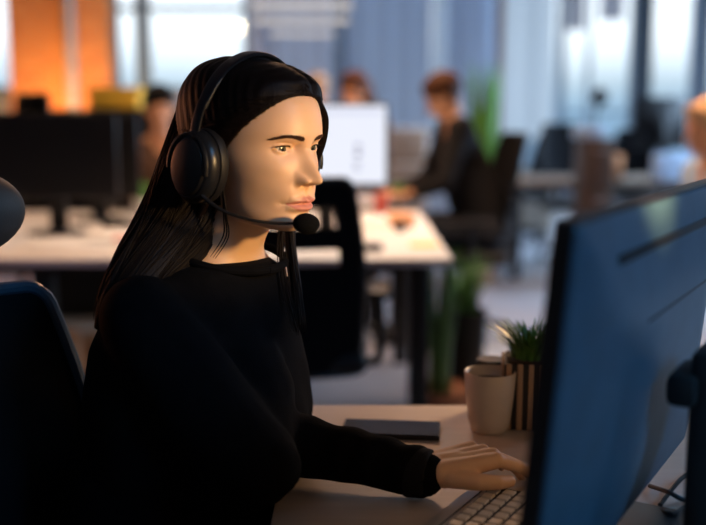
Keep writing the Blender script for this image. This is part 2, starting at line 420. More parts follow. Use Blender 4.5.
# ---- left hand (palm down) and right hand, as pieces joined to the body
def hand_bm(bm, Mx, side, curl=1.0):             # side=+1 left hand (thumb at -y), local +x = fingers
    s = side
    w = lambda x, y, z: Mx @ Vector((x, y * s, z))
    ys = (-.027, -.009, .0095, .027); kx = (.088, .092, .087, .079)
    for y, x in zip(ys, kx):
        cap(bm, w(.004, y * .62, .0), w(x, y, .004), .0150, .0108)
    cap(bm, w(.0, 0, 0), w(.04, 0, -.002), .019, .018)
    cap(bm, w(-.012, 0, 0), w(.0, 0, 0), .0215, .0215)
    cap(bm, w(.012, -.018, -.006), w(.045, -.030, -.008), .015, .012)
    L = ((.040, .025, .019), (.044, .028, .020), (.040, .026, .019), (.031, .020, .017))
    A = ((26, 40, 50), (30, 46, 56), (30, 48, 58), (28, 46, 56))
    for k in range(4):
        p = Vector((kx[k], ys[k], .004)); r = .0088 - .0006 * k; az = R((-4, -1, 3, 8)[k])
        for q in range(3):
            a = R(A[k][q]) * curl; d = Vector((math.cos(a) * math.cos(az), math.cos(a) * math.sin(az), -math.sin(a)))
            p2 = p + d * L[k][q]; r2 = r - .0008
            cap(bm, w(*p), w(*p2), r, r2); p = p2; r = r2
    T = [(.018, -.026, -.006), (.046, -.045, -.011), (.074, -.050, -.016), (.097, -.044, -.021)]
    chain(bm, [w(*q) for q in T], (.0135, .0110, .0095, .0080))

# ---- body mesh: head + neck + (under the clothes) trunk, arms, hands
def vec_chain(pts): return [Vector(p) for p in pts]
NECK = HM @ Vector((-.028, 0, -.17))
TY = R(-35)
TF = Vector((math.cos(TY), math.sin(TY), 0)); TL = Vector((-math.sin(TY), math.cos(TY), 0))
TC = Vector((-.215, 1.32, .92))
SH_R = Vector((-.262, 1.200, .965)); SH_L = Vector((-.158, 1.425, .938))
EL_R = Vector((-.113, 1.140, .803)); EL_L = Vector((-.135, 1.258, .792))
WR_R = Vector((-.225, 1.265, .690)); WR_L = Vector((.085, 1.184, .774))
LH_YAW = R(22)
LH = Matrix.Translation(WR_L + Vector((.012, 0, .004))) @ Matrix.Rotation(LH_YAW, 4, 'Z') @ Matrix.Rotation(R(-4), 4, 'Y') @ Matrix.Diagonal((.93, .96, .95, 1))
RH = Matrix.Translation(WR_R + Vector((.0, .01, -.012))) @ Matrix.Rotation(R(60), 4, 'Z') @ Matrix.Rotation(R(8), 4, 'Y')

bm = BM()
hand_bm(bm, LH, 1, 0.95); hand_bm(bm, RH, -1, 0.8)
cap(bm, EL_L, WR_L, .030, .021); cap(bm, EL_R, WR_R, .030, .021)
cap(bm, SH_L, EL_L, .033, .030); cap(bm, SH_R, EL_R, .036, .030)
hands_me = baked(bm, 0.0022, 5, 0.5)
bm = BM()
bm.from_mesh(hands_me)
# trunk under the sweater
tb = BM()
chain(tb, [NECK, TC, Vector((-.235, 1.34, .72)), Vector((-.26, 1.355, .56))], (.026, .070, .08, .10))
cap(tb, SH_L, TC, .034, .05); cap(tb, SH_R, TC, .038, .05)
tm = baked(tb, 0.012, 4)
bm.from_mesh(tm)
body_low = bpy.data.meshes.new('low'); bm.to_mesh(body_low); bm.free()
nv = len(body_low.vertices); co = np.empty(nv * 3); body_low.vertices.foreach_get('co', co); co = co.reshape(-1, 3)
lf = [list(p.vertices) for p in body_low.polygons]
HV = to_world(np.stack([FX, HY, HZ], -1).reshape(-1, 3), HM)
hf = grid_faces(NR, NT)
allv = np.concatenate([HV, co]); allf = hf.tolist() + [[i + len(HV) for i in f] for f in lf]
me = bpy.data.meshes.new('person'); me.from_pydata(allv.tolist(), [], allf); me.update()
at_ = me.attributes.new('lip', 'FLOAT', 'POINT'); at_.data.foreach_set('value', np.r_[LIP.ravel(), np.zeros(nv)].astype(np.float32))
woman = link('person', me, M['skin'])
tag(woman, 'woman with long dark hair in a black sweater and headset, seated at the near desk', 'person')

# eyes, brows, lashes
for sy in (-1, 1):
    bm = BM(); bmesh.ops.create_uvsphere(bm, u_segments=32, v_segments=24, radius=EYE_R, matrix=Matrix.Rotation(PI / 2, 4, 'Y'))
    e = obj('eye', bm, M['eye'], woman)
    e.matrix_world = HM @ Matrix.Translation((EYE_XC, sy * EYE_Y, 0)) @ Matrix.Rotation(R(-8), 4, 'Z') @ Matrix.Rotation(R(4), 4, 'Y')
rb = random.Random(3)
for sy in (-1, 1):
    bm = BM()
    for i in range(420):
        t = rb.random(); y = .0092 + .0355 * t
        zc = .0140 + .0042 * math.sin(min(1, t / .68) * PI / 2) - (.0062 * ((t - .62) / .38) ** 1.4 if t > .62 else 0)
        hw = .0029 * (1 - .72 * t ** 1.5) * (0.6 + 0.4 * min(1, t / .1))
        z = zc + rb.uniform(-hw, hw)
        ln = .0055; ang = R(62 - 62 * min(1, t * 1.6)) * 0.7 - R(20) * max(0, t - .6)
        p = []
        for q in range(3):
            yy = y + math.cos(ang) * ln * q / 2; z2 = z + math.sin(ang) * ln * q / 2
            p.append((surf_x(yy, z2) + .0004 + .0003 * q, sy * yy, z2))
        tube(bm, p, [.00028, .00022, .00008], 4)
    b = obj('eyebrow', bm, M['brow'], woman); b.matrix_world = HM
    bm = BM()
    for i in range(46):
        dy = -.0095 + .0220 * i / 45; wv = max(0, 1 - (dy / (.0120 if dy < 0 else .0140)) ** 2); z = .0006 + .05 * dy + .0046 * wv ** .8
        r2 = dy * dy + z * z; x = EYE_XC + math.sqrt(max(1e-7, (EYE_R + .0016) ** 2 - r2)); y = EYE_Y + dy
        L = .0035 + .0030 * (i / 45); o_ = (dy + .002) * .30
        tube(bm, [(x - .0006, sy * y, z), (x + L * .6, sy * (y + o_ * .5), z - .0008), (x + L, sy * (y + o_), z + .0012)], [.00026, .0002, .00008], 4)
    tube(bm, [(EYE_XC + math.sqrt(max(1e-7, (EYE_R + .0012) ** 2 - (dy * dy + (.0043 * max(0, 1 - (dy / .0138) ** 2) ** .8) ** 2))), sy * (EYE_Y + dy), .0006 + .05 * dy + .0043 * max(0, 1 - (dy / .0138) ** 2) ** .8) for dy in np.linspace(-.0100, .0122, 14)], .0004, 6)
    b = obj('eyelashes', bm, M['hair_black'], woman); b.matrix_world = HM

# ---- hair: cap grown from the skull, hairline, long lengths
def hair_cap():
    P = np.stack([HX, HY, HZ], -1)
    dr = np.gradient(P, axis=0); dt = np.roll(P, -1, 1) - np.roll(P, 1, 1)
    N = np.cross(dr, dt); N /= np.linalg.norm(N, axis=-1, keepdims=True) + 1e-12
    c = np.array([0, 0, 0.0]); flip = np.sign(np.sum(N * (P - c), -1, keepdims=True)); N *= np.where(flip == 0, 1, flip)
    N[0] = (0, 0, 1)
    hz = np.array([-.20, -.10, -.054, -.02, .0, .022, .046, .064, .076, .086, .12]); hx = np.array([-.01, -.004, .004, .014, .026, .042, .062, .075, .083, .10, .2])
    xh = np.interp(HZ, hz, hx)
    # part: hairline dips in slightly away from the parting
    s = smoothstep(xh - HX, -.001, .005)
    h = 0.0095 + 0.003 * smoothstep(HZ, .0, .08) + .006 * smoothstep(-HX, .0, .08) + 0.003 * smoothstep(HY, .02, .06) * smoothstep(-np.abs(HZ), -.06, -.03)
    h = h * (0.30 + 0.70 * smoothstep(xh - HX, .0, .030))
    h = h - 0.005 * g(HY - .018, .006) * smoothstep(HZ, .055, .085) * smoothstep(HX, -.03, .03)
    h = h + 0.0004 * np.sin(HX * 520 + HZ * 160 + 3 * np.sin(HY * 90)) * smoothstep(xh - HX, .0, .02)
    off = -0.024 * (1 - s) + h * s
    fade = 1 - smoothstep(-HZ, .125, .16)
    off = np.where(fade < 1, off * fade - .012 * (1 - fade), off)
    Q = P + N * off[..., None]
    return Q
HC = hair_cap()
hv = to_world(HC.reshape(-1, 3), HM); bmh = BM()
NC = int(np.argmax(HZ.mean(1) < -.100))
hair_me = mesh_np('hair_cap', hv[:NC * NT], grid_faces(NC, NT)); bmh.from_mesh(hair_me)
def ell_ring(c, ax, ay, ra, rb, n=36, wob=0.0, ph=0):
    return [c + ax * (math.cos(2 * PI * k / n) * ra * (1 + wob * math.sin(5 * 2 * PI * k / n + ph))) + ay * (math.sin(2 * PI * k / n) * rb * (1 + wob * math.sin(7 * 2 * PI * k / n + ph))) for k in range(n)]
# long hair falling down the back, a broad flattened tress
LH_PTS = [(232, 78, 1.34, 30, .050), (224, 100, 1.34, 37, .060), (210, 135, 1.335, 38, .055), (201, 175, 1.325, 43, .045), (189, 208, 1.31, 42, .035), (170, 238, 1.285, 38, .028),
          (148, 266, 1.25, 33, .022), (129, 290, 1.225, 27, .017), (113, 312, 1.21, 19, .012), (103, 332, 1.205, 10, .007)]
rings = []; cs = []
for (px, py, Y, wp, dp) in LH_PTS: cs.append((at(px, py, Y), wp / F_PX * Y, dp))
def interp_list(cs, sub):
    out = []
    for i in range(len(cs) - 1):
        for k in range(sub):
            t = k / sub; t2 = t * t * (3 - 2 * t) * .0 + t
            out.append((cs[i][0].lerp(cs[i + 1][0], t2), cs[i][1] * (1 - t) + cs[i + 1][1] * t, cs[i][2] * (1 - t) + cs[i + 1][2] * t))
    out.append(cs[-1]); return out
CSI = interp_list(cs, 6)
for _ in range(4):
    CSI = [CSI[0]] + [(CSI[i][0] * .5 + (CSI[i - 1][0] + CSI[i + 1][0]) * .25, CSI[i][1], CSI[i][2]) for i in range(1, len(CSI) - 1)] + [CSI[-1]]
for i, (c, w_, d_) in enumerate(CSI):
    dd = (CSI[min(i + 1, len(CSI) - 1)][0] - CSI[max(i - 1, 0)][0]).normalized()
    a = dd.cross(Vector((0, -1, 0))); a.normalize(); b = dd.cross(a).normalized()
    rings.append(ell_ring(c, a, b, w_, d_, 48, .025, i * .12))
loft_bm(bmh, rings)
rh = random.Random(11)
def surf_strand(ph, o1, o2, i0, i1, r):
    pts = []
    for i in range(i0, i1, 3):
        c, w_, d_ = CSI[i]; dd = (CSI[min(i + 1, len(CSI) - 1)][0] - CSI[max(i - 1, 0)][0]).normalized()
        a = dd.cross(Vector((0, -1, 0))).normalized(); b = dd.cross(a).normalized()
        t = (i - i0) / max(1, (i1 - i0)); off = 1.01 + (o1 * (1 - t) + o2 * t)
        p2 = ph + .12 * math.sin(t * 5 + ph * 9)
        pts.append(c + a * math.cos(p2) * w_ * off + b * math.sin(p2) * d_ * off)
    if len(pts) > 2: tube(bmh, pts, [r] * (len(pts) - 1) + [r * .3], 4, 2)
for k in range(330):
    surf_strand(rh.uniform(0, 2 * PI), rh.uniform(-.02, .03), rh.uniform(-.03, .10), rh.randrange(4, 16), rh.randrange(34, len(CSI)), rh.uniform(.0004, .0009))
# strands combed back from the hairline
JH = NT // 2
for k in range(520):
    zz_ = rh.uniform(-.055, .080); side = rh.choice((-1, 1))
    i = int(np.argmin(np.abs(HZ[:, JH] - zz_)))
    xs_ = HX[i, JH:] if side > 0 else HX[i, JH - 1::-1]
    zs_ = HZ[i, JH:] if side > 0 else HZ[i, JH - 1::-1]
    hzk = [-.20, -.10, -.054, -.02, .0, .022, .046, .064, .076, .086, .12]; hxk = [-.01, -.004, .004, .014, .026, .042, .062, .075, .083, .10, .2]
    xh_ = np.interp(zs_, hzk, hxk); ok = np.nonzero(xs_ < xh_ + rh.uniform(-.010, -.001))[0]
    if len(ok) == 0: continue
    j0 = int(ok[0]); nst = rh.randrange(15, 48)
    pts = []
    drift = rh.uniform(.05, .55)
    for q in range(0, nst, 3):
        j = j0 + q
        if j >= len(xs_) - 2: break
        jj = (JH + j) if side > 0 else (JH - 1 - j)
        fi = min(NR - 2, max(2, i + drift * q)); ii = int(fi); ff = fi - ii
        p_ = HC[ii, jj % NT] * (1 - ff) + HC[ii + 1, jj % NT] * ff; f_ = 1 + .004
        sk = (np.array((HX[ii, jj % NT], HY[ii, jj % NT], HZ[ii, jj % NT])) * (1 - ff) + np.array((HX[ii + 1, jj % NT], HY[ii + 1, jj % NT], HZ[ii + 1, jj % NT])) * ff) * 1.003
        w_ = min(1, q / 6)
        pts.append(HM @ Vector(sk * (1 - w_) + p_ * f_ * w_))
    if len(pts) > 3: tube(bmh, pts, [.0002] + [.0005] * (len(pts) - 2) + [.0002], 4)
# locks: behind the headset over the neck, and on the far side of the face
def lock(pts, r, n=14, flat=.5, strands=16, spread=.008):
    tube(bmh, pts, r, n, 5, flat)
    for _ in range(strands):
        o_ = Vector((rh.uniform(-1, 1), rh.uniform(-1, 1), rh.uniform(-.3, .3))) * spread
        o2 = Vector((rh.uniform(-1, 1), rh.uniform(-1, 1), rh.uniform(-1, 1))) * spread * 1.6
        n_ = len(pts) - 1
        tube(bmh, [Vector(p) + o_.lerp(o2, i / n_) for i, p in enumerate(pts)], [.0007] * n_ + [.0002], 4, 3)
W = lambda x, y, z: HM @ Vector((x, y, z))
lock([W(-.006, -.060, .0), W(-.006, -.062, -.05), W(-.018, -.060, -.085), W(-.030, -.060, -.115), W(-.042, -.064, -.15), W(-.055, -.08, -.2)], [.012, .013, .011, .009, .006, .003])
for dx in (.006, .011, .015):
    tube(bmh, [W(.012, -.064, -.06), W(.012 + dx * .6, -.062, -.10), W(.008 + dx, -.058, -.13), W(-.004 + dx, -.066, -.162)], [.0012, .001, .0009, .0003], 4, 5)
lock([W(.058, .046, .060), W(.054, .064, .038), W(.046, .074, .006), W(.032, .077, -.03), W(.012, .072, -.07), W(.012, .068, -.12), W(.026, .062, -.165), W(.045, .055, -.21), W(.065, .05, -.27)],
     [.008, .010, .010, .010, .011, .010, .007, .004, .001], strands=34, spread=.006)
lock([W(.01, .066, -.06), W(.012, .056, -.11), W(.02, .048, -.16), W(.04, .042, -.21), W(.07, .038, -.27)], [.007, .006, .004, .002, .001], strands=14, spread=.005)
me = bpy.data.meshes.new('hair'); bmh.to_mesh(me); bmh.free()
hair = link('hair', me, M['hair'], woman); tag(hair, 'long straight dark brown hair tucked behind the headset')

# ---- sweater
bm = BM()
def tring(z, c, a, b, n=40, e=2.3):
    out = []
    for k in range(n):
        t = 2 * PI * k / n; cu, sv = math.cos(t), math.sin(t)
        u = math.copysign(abs(cu) ** (2 / e), cu); v = math.copysign(abs(sv) ** (2 / e), sv)
        out.append(Vector((c[0], c[1], z)) + TF * a * u + TL * b * v)
    return out
TR = [(1.026, (-.188, 1.325), .062, .074), (1.016, (-.194, 1.325), .076, .102), (.990, (-.202, 1.325), .088, .132), (.955, (-.212, 1.322), .100, .150), (.92, (-.218, 1.320), .108, .162),
      (.86, (-.215, 1.318), .118, .175), (.80, (-.212, 1.318), .124, .180), (.76, (-.222, 1.33), .125, .185), (.72, (-.240, 1.335), .125, .185), (.64, (-.252, 1.345), .135, .185), (.56, (-.262, 1.35), .14, .185)]
loft_bm(bm, [tring(*r) for r in TR])
chain(bm, [SH_R + Vector((.03, .03, .0)), SH_R, SH_R.lerp(EL_R, .5) + Vector((-.005, 0, -.008)), EL_R, EL_R.lerp(WR_R, .5), WR_R], (.046, .060, .064, .054, .046, .038))
chain(bm, [SH_L + Vector((-.03, -.03, .0)), SH_L, SH_L.lerp(EL_L, .5) + Vector((.01, 0, 0)), EL_L, EL_L.lerp(WR_L, .35) + Vector((0, 0, .004)), EL_L.lerp(WR_L, .7) + Vector((0, 0, .006)), WR_L], (.040, .045, .047, .050, .040, .036, .034))
# the sweater's loose front over the desk edge
chain(bm, [Vector((-.165, 1.29, .90)), Vector((-.140, 1.25, .85)), Vector((-.124, 1.20, .81))], (.060, .062, .055))
sw = baked(bm, 0.0065, 9, 0.5)
nvv = len(sw.vertices); co = np.empty(nvv * 3); sw.vertices.foreach_get('co', co); co = co.reshape(-1, 3)
nm = np.empty(nvv * 3); sw.vertices.foreach_get('normal', nm); nm = nm.reshape(-1, 3)
def fold(p):
    v = Vector(p)
    a = noise.noise(Vector((v.x * 7, v.y * 7, v.z * 2.6)))
    b = noise.noise(Vector((v.x * 16 + 5, v.y * 16, v.z * 6)))
    s = abs(a) ** .7 * math.copysign(1, a)
    armz = max(0, min(1, (.90 - v.z) / .1)) * max(0, min(1, (v.x + .14) / .06))
    r_ = math.sin((v.x * .9 - v.y * .6) * 150 + 6 * a) * armz
    am = 1 - .75 * armz
    return .010 * s * am + .004 * b * am + .0022 * r_
dsp = np.array([fold(p) for p in co])
low = np.clip((co[:, 2] - .752) / .01, 0, 1)
fade = np.clip((1.02 - co[:, 2]) / .05, 0.15, 1)
co = co + nm * (dsp * low * fade)[:, None]
over = (co[:, 0] > -.10) & (co[:, 2] < .748)
co[over, 2] = .748
inb = (co[:, 0] > -.14) & (co[:, 2] < .742); 
sw.vertices.foreach_set('co', co.ravel()); sw.update()
sweater = link('sweater', sw, M['sweater'], woman)
bm = BM()
def neck_pt(t):
    c, s = math.cos(t), math.sin(t)
    return HM @ Vector((-.024 + .066 * c, .078 * s, -.173 - .006 * c))
tube(bm, [neck_pt(2 * PI * k / 48) for k in range(49)], .006, 10)
obj('neckline', bm, M['sweater'], sweater)
bm = BM()
dd = (WR_L - EL_L).normalized()
cyl(bm, WR_L - dd * .016, WR_L + dd * .012, .034, .031, 28)
me = baked(bm, .003, 3); cf = link('cuff', me, M['collar'], sweater)
# legs under the desk
bm = BM()
for s in (-1, 1):
    hip = Vector((-.26, 1.36, .53)) + TL * s * .09; knee = hip + TF * .42 + TL * s * .04; knee.z = .53; foot = knee + TF * .05; foot.z = .07
    chain(bm, [hip, knee, foot], (.095, .068, .045)); cap(bm, foot + Vector((0, 0, -.02)), foot + TF * .15 + Vector((0, 0, -.03)), .038, .03)
tr = link('trousers', baked(bm, .012, 5), M['trousers'], woman)

# ================================================================== HEADSET
hs = thing('headset', 'black over-ear headset with foam microphone worn by the woman', 'headset', HM0 @ Vector((0, 0, 0)))
hs.matrix_world = HM0
def hp(ang, r_add=0.0, x=-.008):                # arc over the head, ang from near ear (-90) over the top (0) to far ear (90)
    a = R(ang); y = (.094 + r_add) * math.sin(a); z = -.008 + (.1135 + r_add) * math.cos(a) if abs(ang) <= 90 else 0
    return Vector((x, y, z))
def band(bm, a0, a1, wid, thk, ra, xo=-.008, n=40, taper=0):
    rings = []
    for i in range(n + 1):
        a = a0 + (a1 - a0) * i / n; c = hp(a, ra, xo); t = (hp(a + .5, ra, xo) - hp(a - .5, ra, xo)).normalized()
        nrm = t.cross(Vector((1, 0, 0))).normalized(); f = 1 - taper * abs(2 * i / n - 1) ** 3
        ring = []
        for k in range(20):
            q = 2 * PI * k / 20; cx, sx = math.cos(q), math.sin(q)
            ring.append(c + Vector((1, 0, 0)) * math.copysign(abs(cx) ** .55, cx) * wid * f / 2 + nrm * math.copysign(abs(sx) ** .7, sx) * thk / 2)
        rings.append(ring)
    loft_bm(bm, rings)
bm = BM(); band(bm, -66, 66, .022, .0065, .004, taper=.25); obj('headband', bm, M['black_satin'], hs)
bm = BM(); band(bm, -50, 50, .021, .010, -.004, taper=.2); obj('headband_pad', bm, M['leatherette'], hs)
for s in (-1, 1):
    bm = BM(); band(bm, s * 62, s * 90, .016, .005, .006); obj('slider', bm, M['black_plastic'], hs)
    # yoke
    bm = BM()
    cy = s * .0985
    tube(bm, [(-.008 + .034 * math.cos(a), s * (.1035 + .004 * abs(math.cos(a))), -.034 + .040 * math.sin(a)) for a in np.linspace(R(-8), R(188), 20)], .0036, 10)
    obj('yoke', bm, M['black_plastic'], hs)
    def cupm(dy, sc=1.0):
        return Matrix.Translation((-.006, s * dy, -.034)) @ Matrix.Rotation(R(6) * 1, 4, 'Y') @ Matrix.Rotation(-s * PI / 2, 4, 'X') @ Matrix.Diagonal((1.0, 1.22, 1, 1))
    bm = BM(); lathe(bm, [(.0, .0), (.030, .0), (.0385, .003), (.040, .009), (.0385, .015), (.032, .0175), (.0, .0175)], 48, cupm(.072)); obj('ear_pad', bm, M['leatherette'], hs)
    bm = BM(); lathe(bm, [(.0, .0), (.0370, .0), (.0385, .003), (.0385, .008), (.037, .0135), (.0330, .0185), (.0318, .0190)], 48, cupm(.088)); shell = obj('ear_cup', bm, M['black_satin'], hs)
    bm = BM(); lathe(bm, [(.0, .0), (.0300, .0), (.0300, .0030), (.0285, .0055), (.020, .0078), (.0, .0085)], 48, cupm(.1055)); obj('cap_plate', bm, M['black_plastic'], hs)
bm = BM()
tube(bm, [(.012, -.103, -.062), (.024, -.099, -.071), (.045, -.090, -.081), (.070, -.072, -.0875), (.092, -.048, -.0900), (.112, -.030, -.0875)], [.0030, .0028, .0022, .0019, .0019, .0019], 10, 6)
obj('microphone_arm', bm, M['black_plastic'], hs)
bm = BM(); ball(bm, (.123, -.0225, -.0865), .0138, (1.25, .95, .98), (0, 0, R(40)), 32, 24)
obj('microphone_foam', bm, M['foam'], hs)

# ================================================================== NEAR DESK
DZ = .74
def desk(name, label, x0, x1, y0, y1, m_top, m_edge, legs, group=None):
    t = thing(name, label, 'desk', ((x0 + x1) / 2, (y0 + y1) / 2, 0), 0, group)
    hx, hy = (x1 - x0) / 2, (y1 - y0) / 2
    bm = BM(); box(bm, (0, 0, DZ - .0125), (2 * hx - .004, 2 * hy - .004, .025), .002); obj('tabletop', bm, m_top, t)
    if m_edge:
        bm = BM()
        box(bm, (0, -hy, DZ - .0130), (2 * hx, .004, .023)); box(bm, (0, hy, DZ - .0130), (2 * hx, .004, .023))
        box(bm, (-hx, 0, DZ - .0130), (.004, 2 * hy, .023)); box(bm, (hx, 0, DZ - .0130), (.004, 2 * hy, .023))
        obj('edge_band', bm, m_edge, t)
    for lx, ly in legs:
        bm = BM(); box(bm, (lx - (x0 + x1) / 2, ly - (y0 + y1) / 2, (DZ - .025) / 2), (.07, .07, DZ - .026), .006); obj('leg', bm, M['black_metal'], t)
    bm = BM()
    box(bm, (0, -hy + .14, DZ - .05), (2 * hx - .3, .05, .04)); obj('crossbar', bm, M['black_metal'], t)
    bm = BM(); box(bm, (0, hy - .14, DZ - .05), (2 * hx - .3, .05, .04)); obj('crossbar', bm, M['black_metal'], t)
    return t
desk('desk', 'near wooden desk holding the phone, mug and keyboard', -.10, 1.25, .30, 1.59, M['desk_top'], None, [(0.02, .45), (0.02, 1.50), (1.1, .45), (1.1, 1.50)])

# ---- near monitor
MAZ = R(30.5)
MD = Vector((math.sin(MAZ), math.cos(MAZ), 0)); MN = Vector((math.cos(MAZ), -math.sin(MAZ), 0))   # MD: along the panel away; MN: towards its back
ML = at(562, 221, .765)
mon_w = .612; mon_h = .360
ctr = Vector((ML.x, ML.y, 0)) + MD * mon_w / 2
MT = R(5)
mon = thing('monitor', 'large black monitor seen from behind at the right edge of the near desk', 'monitor', (ctr.x, ctr.y, DZ))
mon.rotation_euler = (0, 0, math.atan2(MD.y, MD.x))          # local +x = along the panel away, local -y = MN (back side)
zt = ML.z - DZ
top = Matrix.Translation((0, 0, zt)) @ Matrix.Rotation(MT, 4, 'X') @ Matrix.Translation((0, 0, -mon_h / 2))
def monrings(bm, sections):
    rings = []
    for (y, hw, hh, rr) in sections:
        ring = []
        for (cx, cz, a0) in ((hw - rr, hh - rr, 0), (-(hw - rr), hh - rr, 90), (-(hw - rr), -(hh - rr), 180), (hw - rr, -(hh - rr), 270)):
            for q in range(6):
                a = R(a0 + 90 * q / 5); ring.append(top @ Vector((cx + rr * math.cos(a), y, cz + rr * math.sin(a))))
        rings.append(ring)
    loft_bm(bm, rings)
hw, hh = mon_w / 2, mon_h / 2
bm = BM(); monrings(bm, [(.007, hw - .001, hh - .001, .006), (.006, hw, hh, .007), (-.009, hw, hh, .007), (-.0105, hw - .0015, hh - .0015, .006)]); obj('bezel', bm, M['monitor_edge'], mon)
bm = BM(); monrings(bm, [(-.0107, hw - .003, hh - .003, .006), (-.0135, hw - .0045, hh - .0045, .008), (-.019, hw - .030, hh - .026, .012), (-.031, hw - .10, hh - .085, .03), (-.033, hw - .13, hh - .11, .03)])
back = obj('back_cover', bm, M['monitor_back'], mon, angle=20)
def mslot(x0, x1, z, y, h=.007, dz=0):
    b = BM(); box(b, ((x0 + x1) / 2, y, z), (x1 - x0, .004, h), .0015, (0, dz, 0)); bmesh.ops.transform(b, matrix=top, verts=b.verts); return b
obj('vent_slot', mslot(-.205, .235, .138, -.0215, .010), M['slat_black'], mon)
obj('lower_groove', mslot(-.11, .20, .068, -.0315, .004), M['slat_black'], mon)
bm = BM(); box(bm, (0, .0073, 0), (mon_w - .012, .0006, mon_h - .012)); bmesh.ops.transform(bm, matrix=top, verts=bm.verts)
M['warm_screen'] = emit('warm_lit_screen', (1.0, 0.58, 0.28), 0.45)
obj('screen', bm, M['warm_screen'], mon)
bm = BM(); box(bm, (-.02, -.046, .205), (.085, .03, .034), .008); bmesh.ops.transform(bm, matrix=Matrix.Identity(4), verts=bm.verts); obj('stand_mount', bm, M['slat_black'], mon)
bm = BM(); box(bm, (0, -.066, .122), (.095, .03, .244), .008); obj('stand_column', bm, M['slat_black'], mon)
bm = BM(); box(bm, (0, -.045, .006), (.24, .20, .010), .004); obj('stand_base', bm, M['black_plastic'], mon)
# cables
cb = on(672, 492, DZ)
def cable(pts, label, r=.003, grp='cables behind the near monitor'):
    bm = BM(); tube(bm, pts, r, 8, 6); o = obj('cable', bm, M['cable']); tag(o, label, 'cable', grp); return o
zc = DZ + .004
def dk(px, py, dz=.004): p = on(px, py, DZ + dz); return p
cable([dk(628, 512), dk(650, 508), dk(672, 514, .012), dk(690, 506), dk(720, 516)], 'thin black cable snaking nearest the bottom corner behind the monitor')
cable([dk(650, 486), dk(668, 492, .02), dk(685, 500, .012), dk(700, 496), dk(730, 488)], 'black cable looping over the desk in the middle of the cable tangle')
cable([dk(660, 505), dk(680, 480, .012), dk(698, 470, .008), dk(725, 466)], 'black cable highest in the tangle behind the monitor stand')

# ---- keyboard
KB = on(417, 528, DZ + .012)
kd = MD; kn = MN
kb = thing('keyboard', 'light metal keyboard with pale keys under the woman\'s hand', 'keyboard', (KB.x, KB.y, DZ)); kb.rotation_euler = (0, 0, math.atan2(kd.y, kd.x))
# local +x = kd, local -y = kn
k0, k1 = -.20, .17
bm = BM(); box(bm, ((k0 + k1) / 2, -.066, .006), (k1 - k0, .132, .0115), .004); obj('case', bm, M['alu'], kb)
bm = BM(); box(bm, ((k0 + k1) / 2, -.0765, .0121), (k1 - k0 - .012, .103, .001), 0); obj('key_bed', bm, M['key_well'], kb)
bm = BM(); box(bm, ((k0 + k1) / 2, -.0195, .0122), (k1 - k0 - .012, .0012, .0008)); obj('groove', bm, M['key_well'], kb)
def keycap(x, y, w, d=.0140):
    bm = BM(); z0, z1 = .0122, .0152
    loft_bm(bm, [[Vector((x + sx * w / 2 * f, y + sy * d / 2 * f, z)) for sx, sy in ((-1, -1), (1, -1), (1, 1), (-1, 1))] for z, f in ((z0, 1.0), (z1 - .001, .97), (z1, .90))])
    return bm
for row in range(5):
    y = -.0345 - row * .0188; x = k0 + .015 + row * .004
    while x < k1 - .014:
        w = .0142
        if row == 0 and -.09 < x < 0.0: w = .0142 * 5
        if x + w > k1 - .006: break
        obj('key', keycap(x + w / 2, y, w), M['key'], kb, angle=30); x += w + .0048

# ---- phone
pc = on(391, 432, DZ)
ph = thing('phone', 'black smartphone lying face up on the near desk', 'phone', (pc.x, pc.y, DZ)); ph.rotation_euler = (0, 0, R(-6))
bm = BM(); box(bm, (0, 0, .0040), (.149, .072, .0078), .0018, seg=2); obj('case', bm, M['phone_rim'], ph, False)
bm = BM(); box(bm, (0, 0, .0081), (.145, .068, .0006), .0002); obj('screen', bm, M['phone_glass'], ph, False)

# ---- mug
mc = on(489, 430, DZ)
mug = thing('mug', 'cream ceramic mug with dark drink beside the striped planter', 'mug', (mc.x, mc.y, DZ))
HMUG = .094; rt = .0395; rb_ = .0285
bm = BM()
prof = [(.0, .0), (rb_ - .003, .0), (rb_, .003), (rb_ + .004, .02), (rb_ + .0085, .06), (rt, HMUG - .002), (rt - .001, HMUG), (rt - .003, HMUG - .001), (rb_ + .005, .06), (rb_ + .001, .02), (rb_ - .004, .007), (0, .006)]
lathe(bm, prof, 56, close=False); obj('cup_wall', bm, M['ceramic'], mug, angle=60)
bm = BM(); lathe(bm, [(0, .077), (rb_ + .0062, .077), (rb_ + .0062, .0775), (0, .0775)], 40, close=False); obj('drink', bm, M['coffee'], mug)
bm = BM(); tube(bm, [(-.010, .031, .072), (-.018, .056, .074), (-.022, .066, .054), (-.018, .058, .032), (-.009, .026, .022)], [.005, .005, .0055, .005, .005], 12, 6); obj('handle', bm, M['ceramic'], mug)

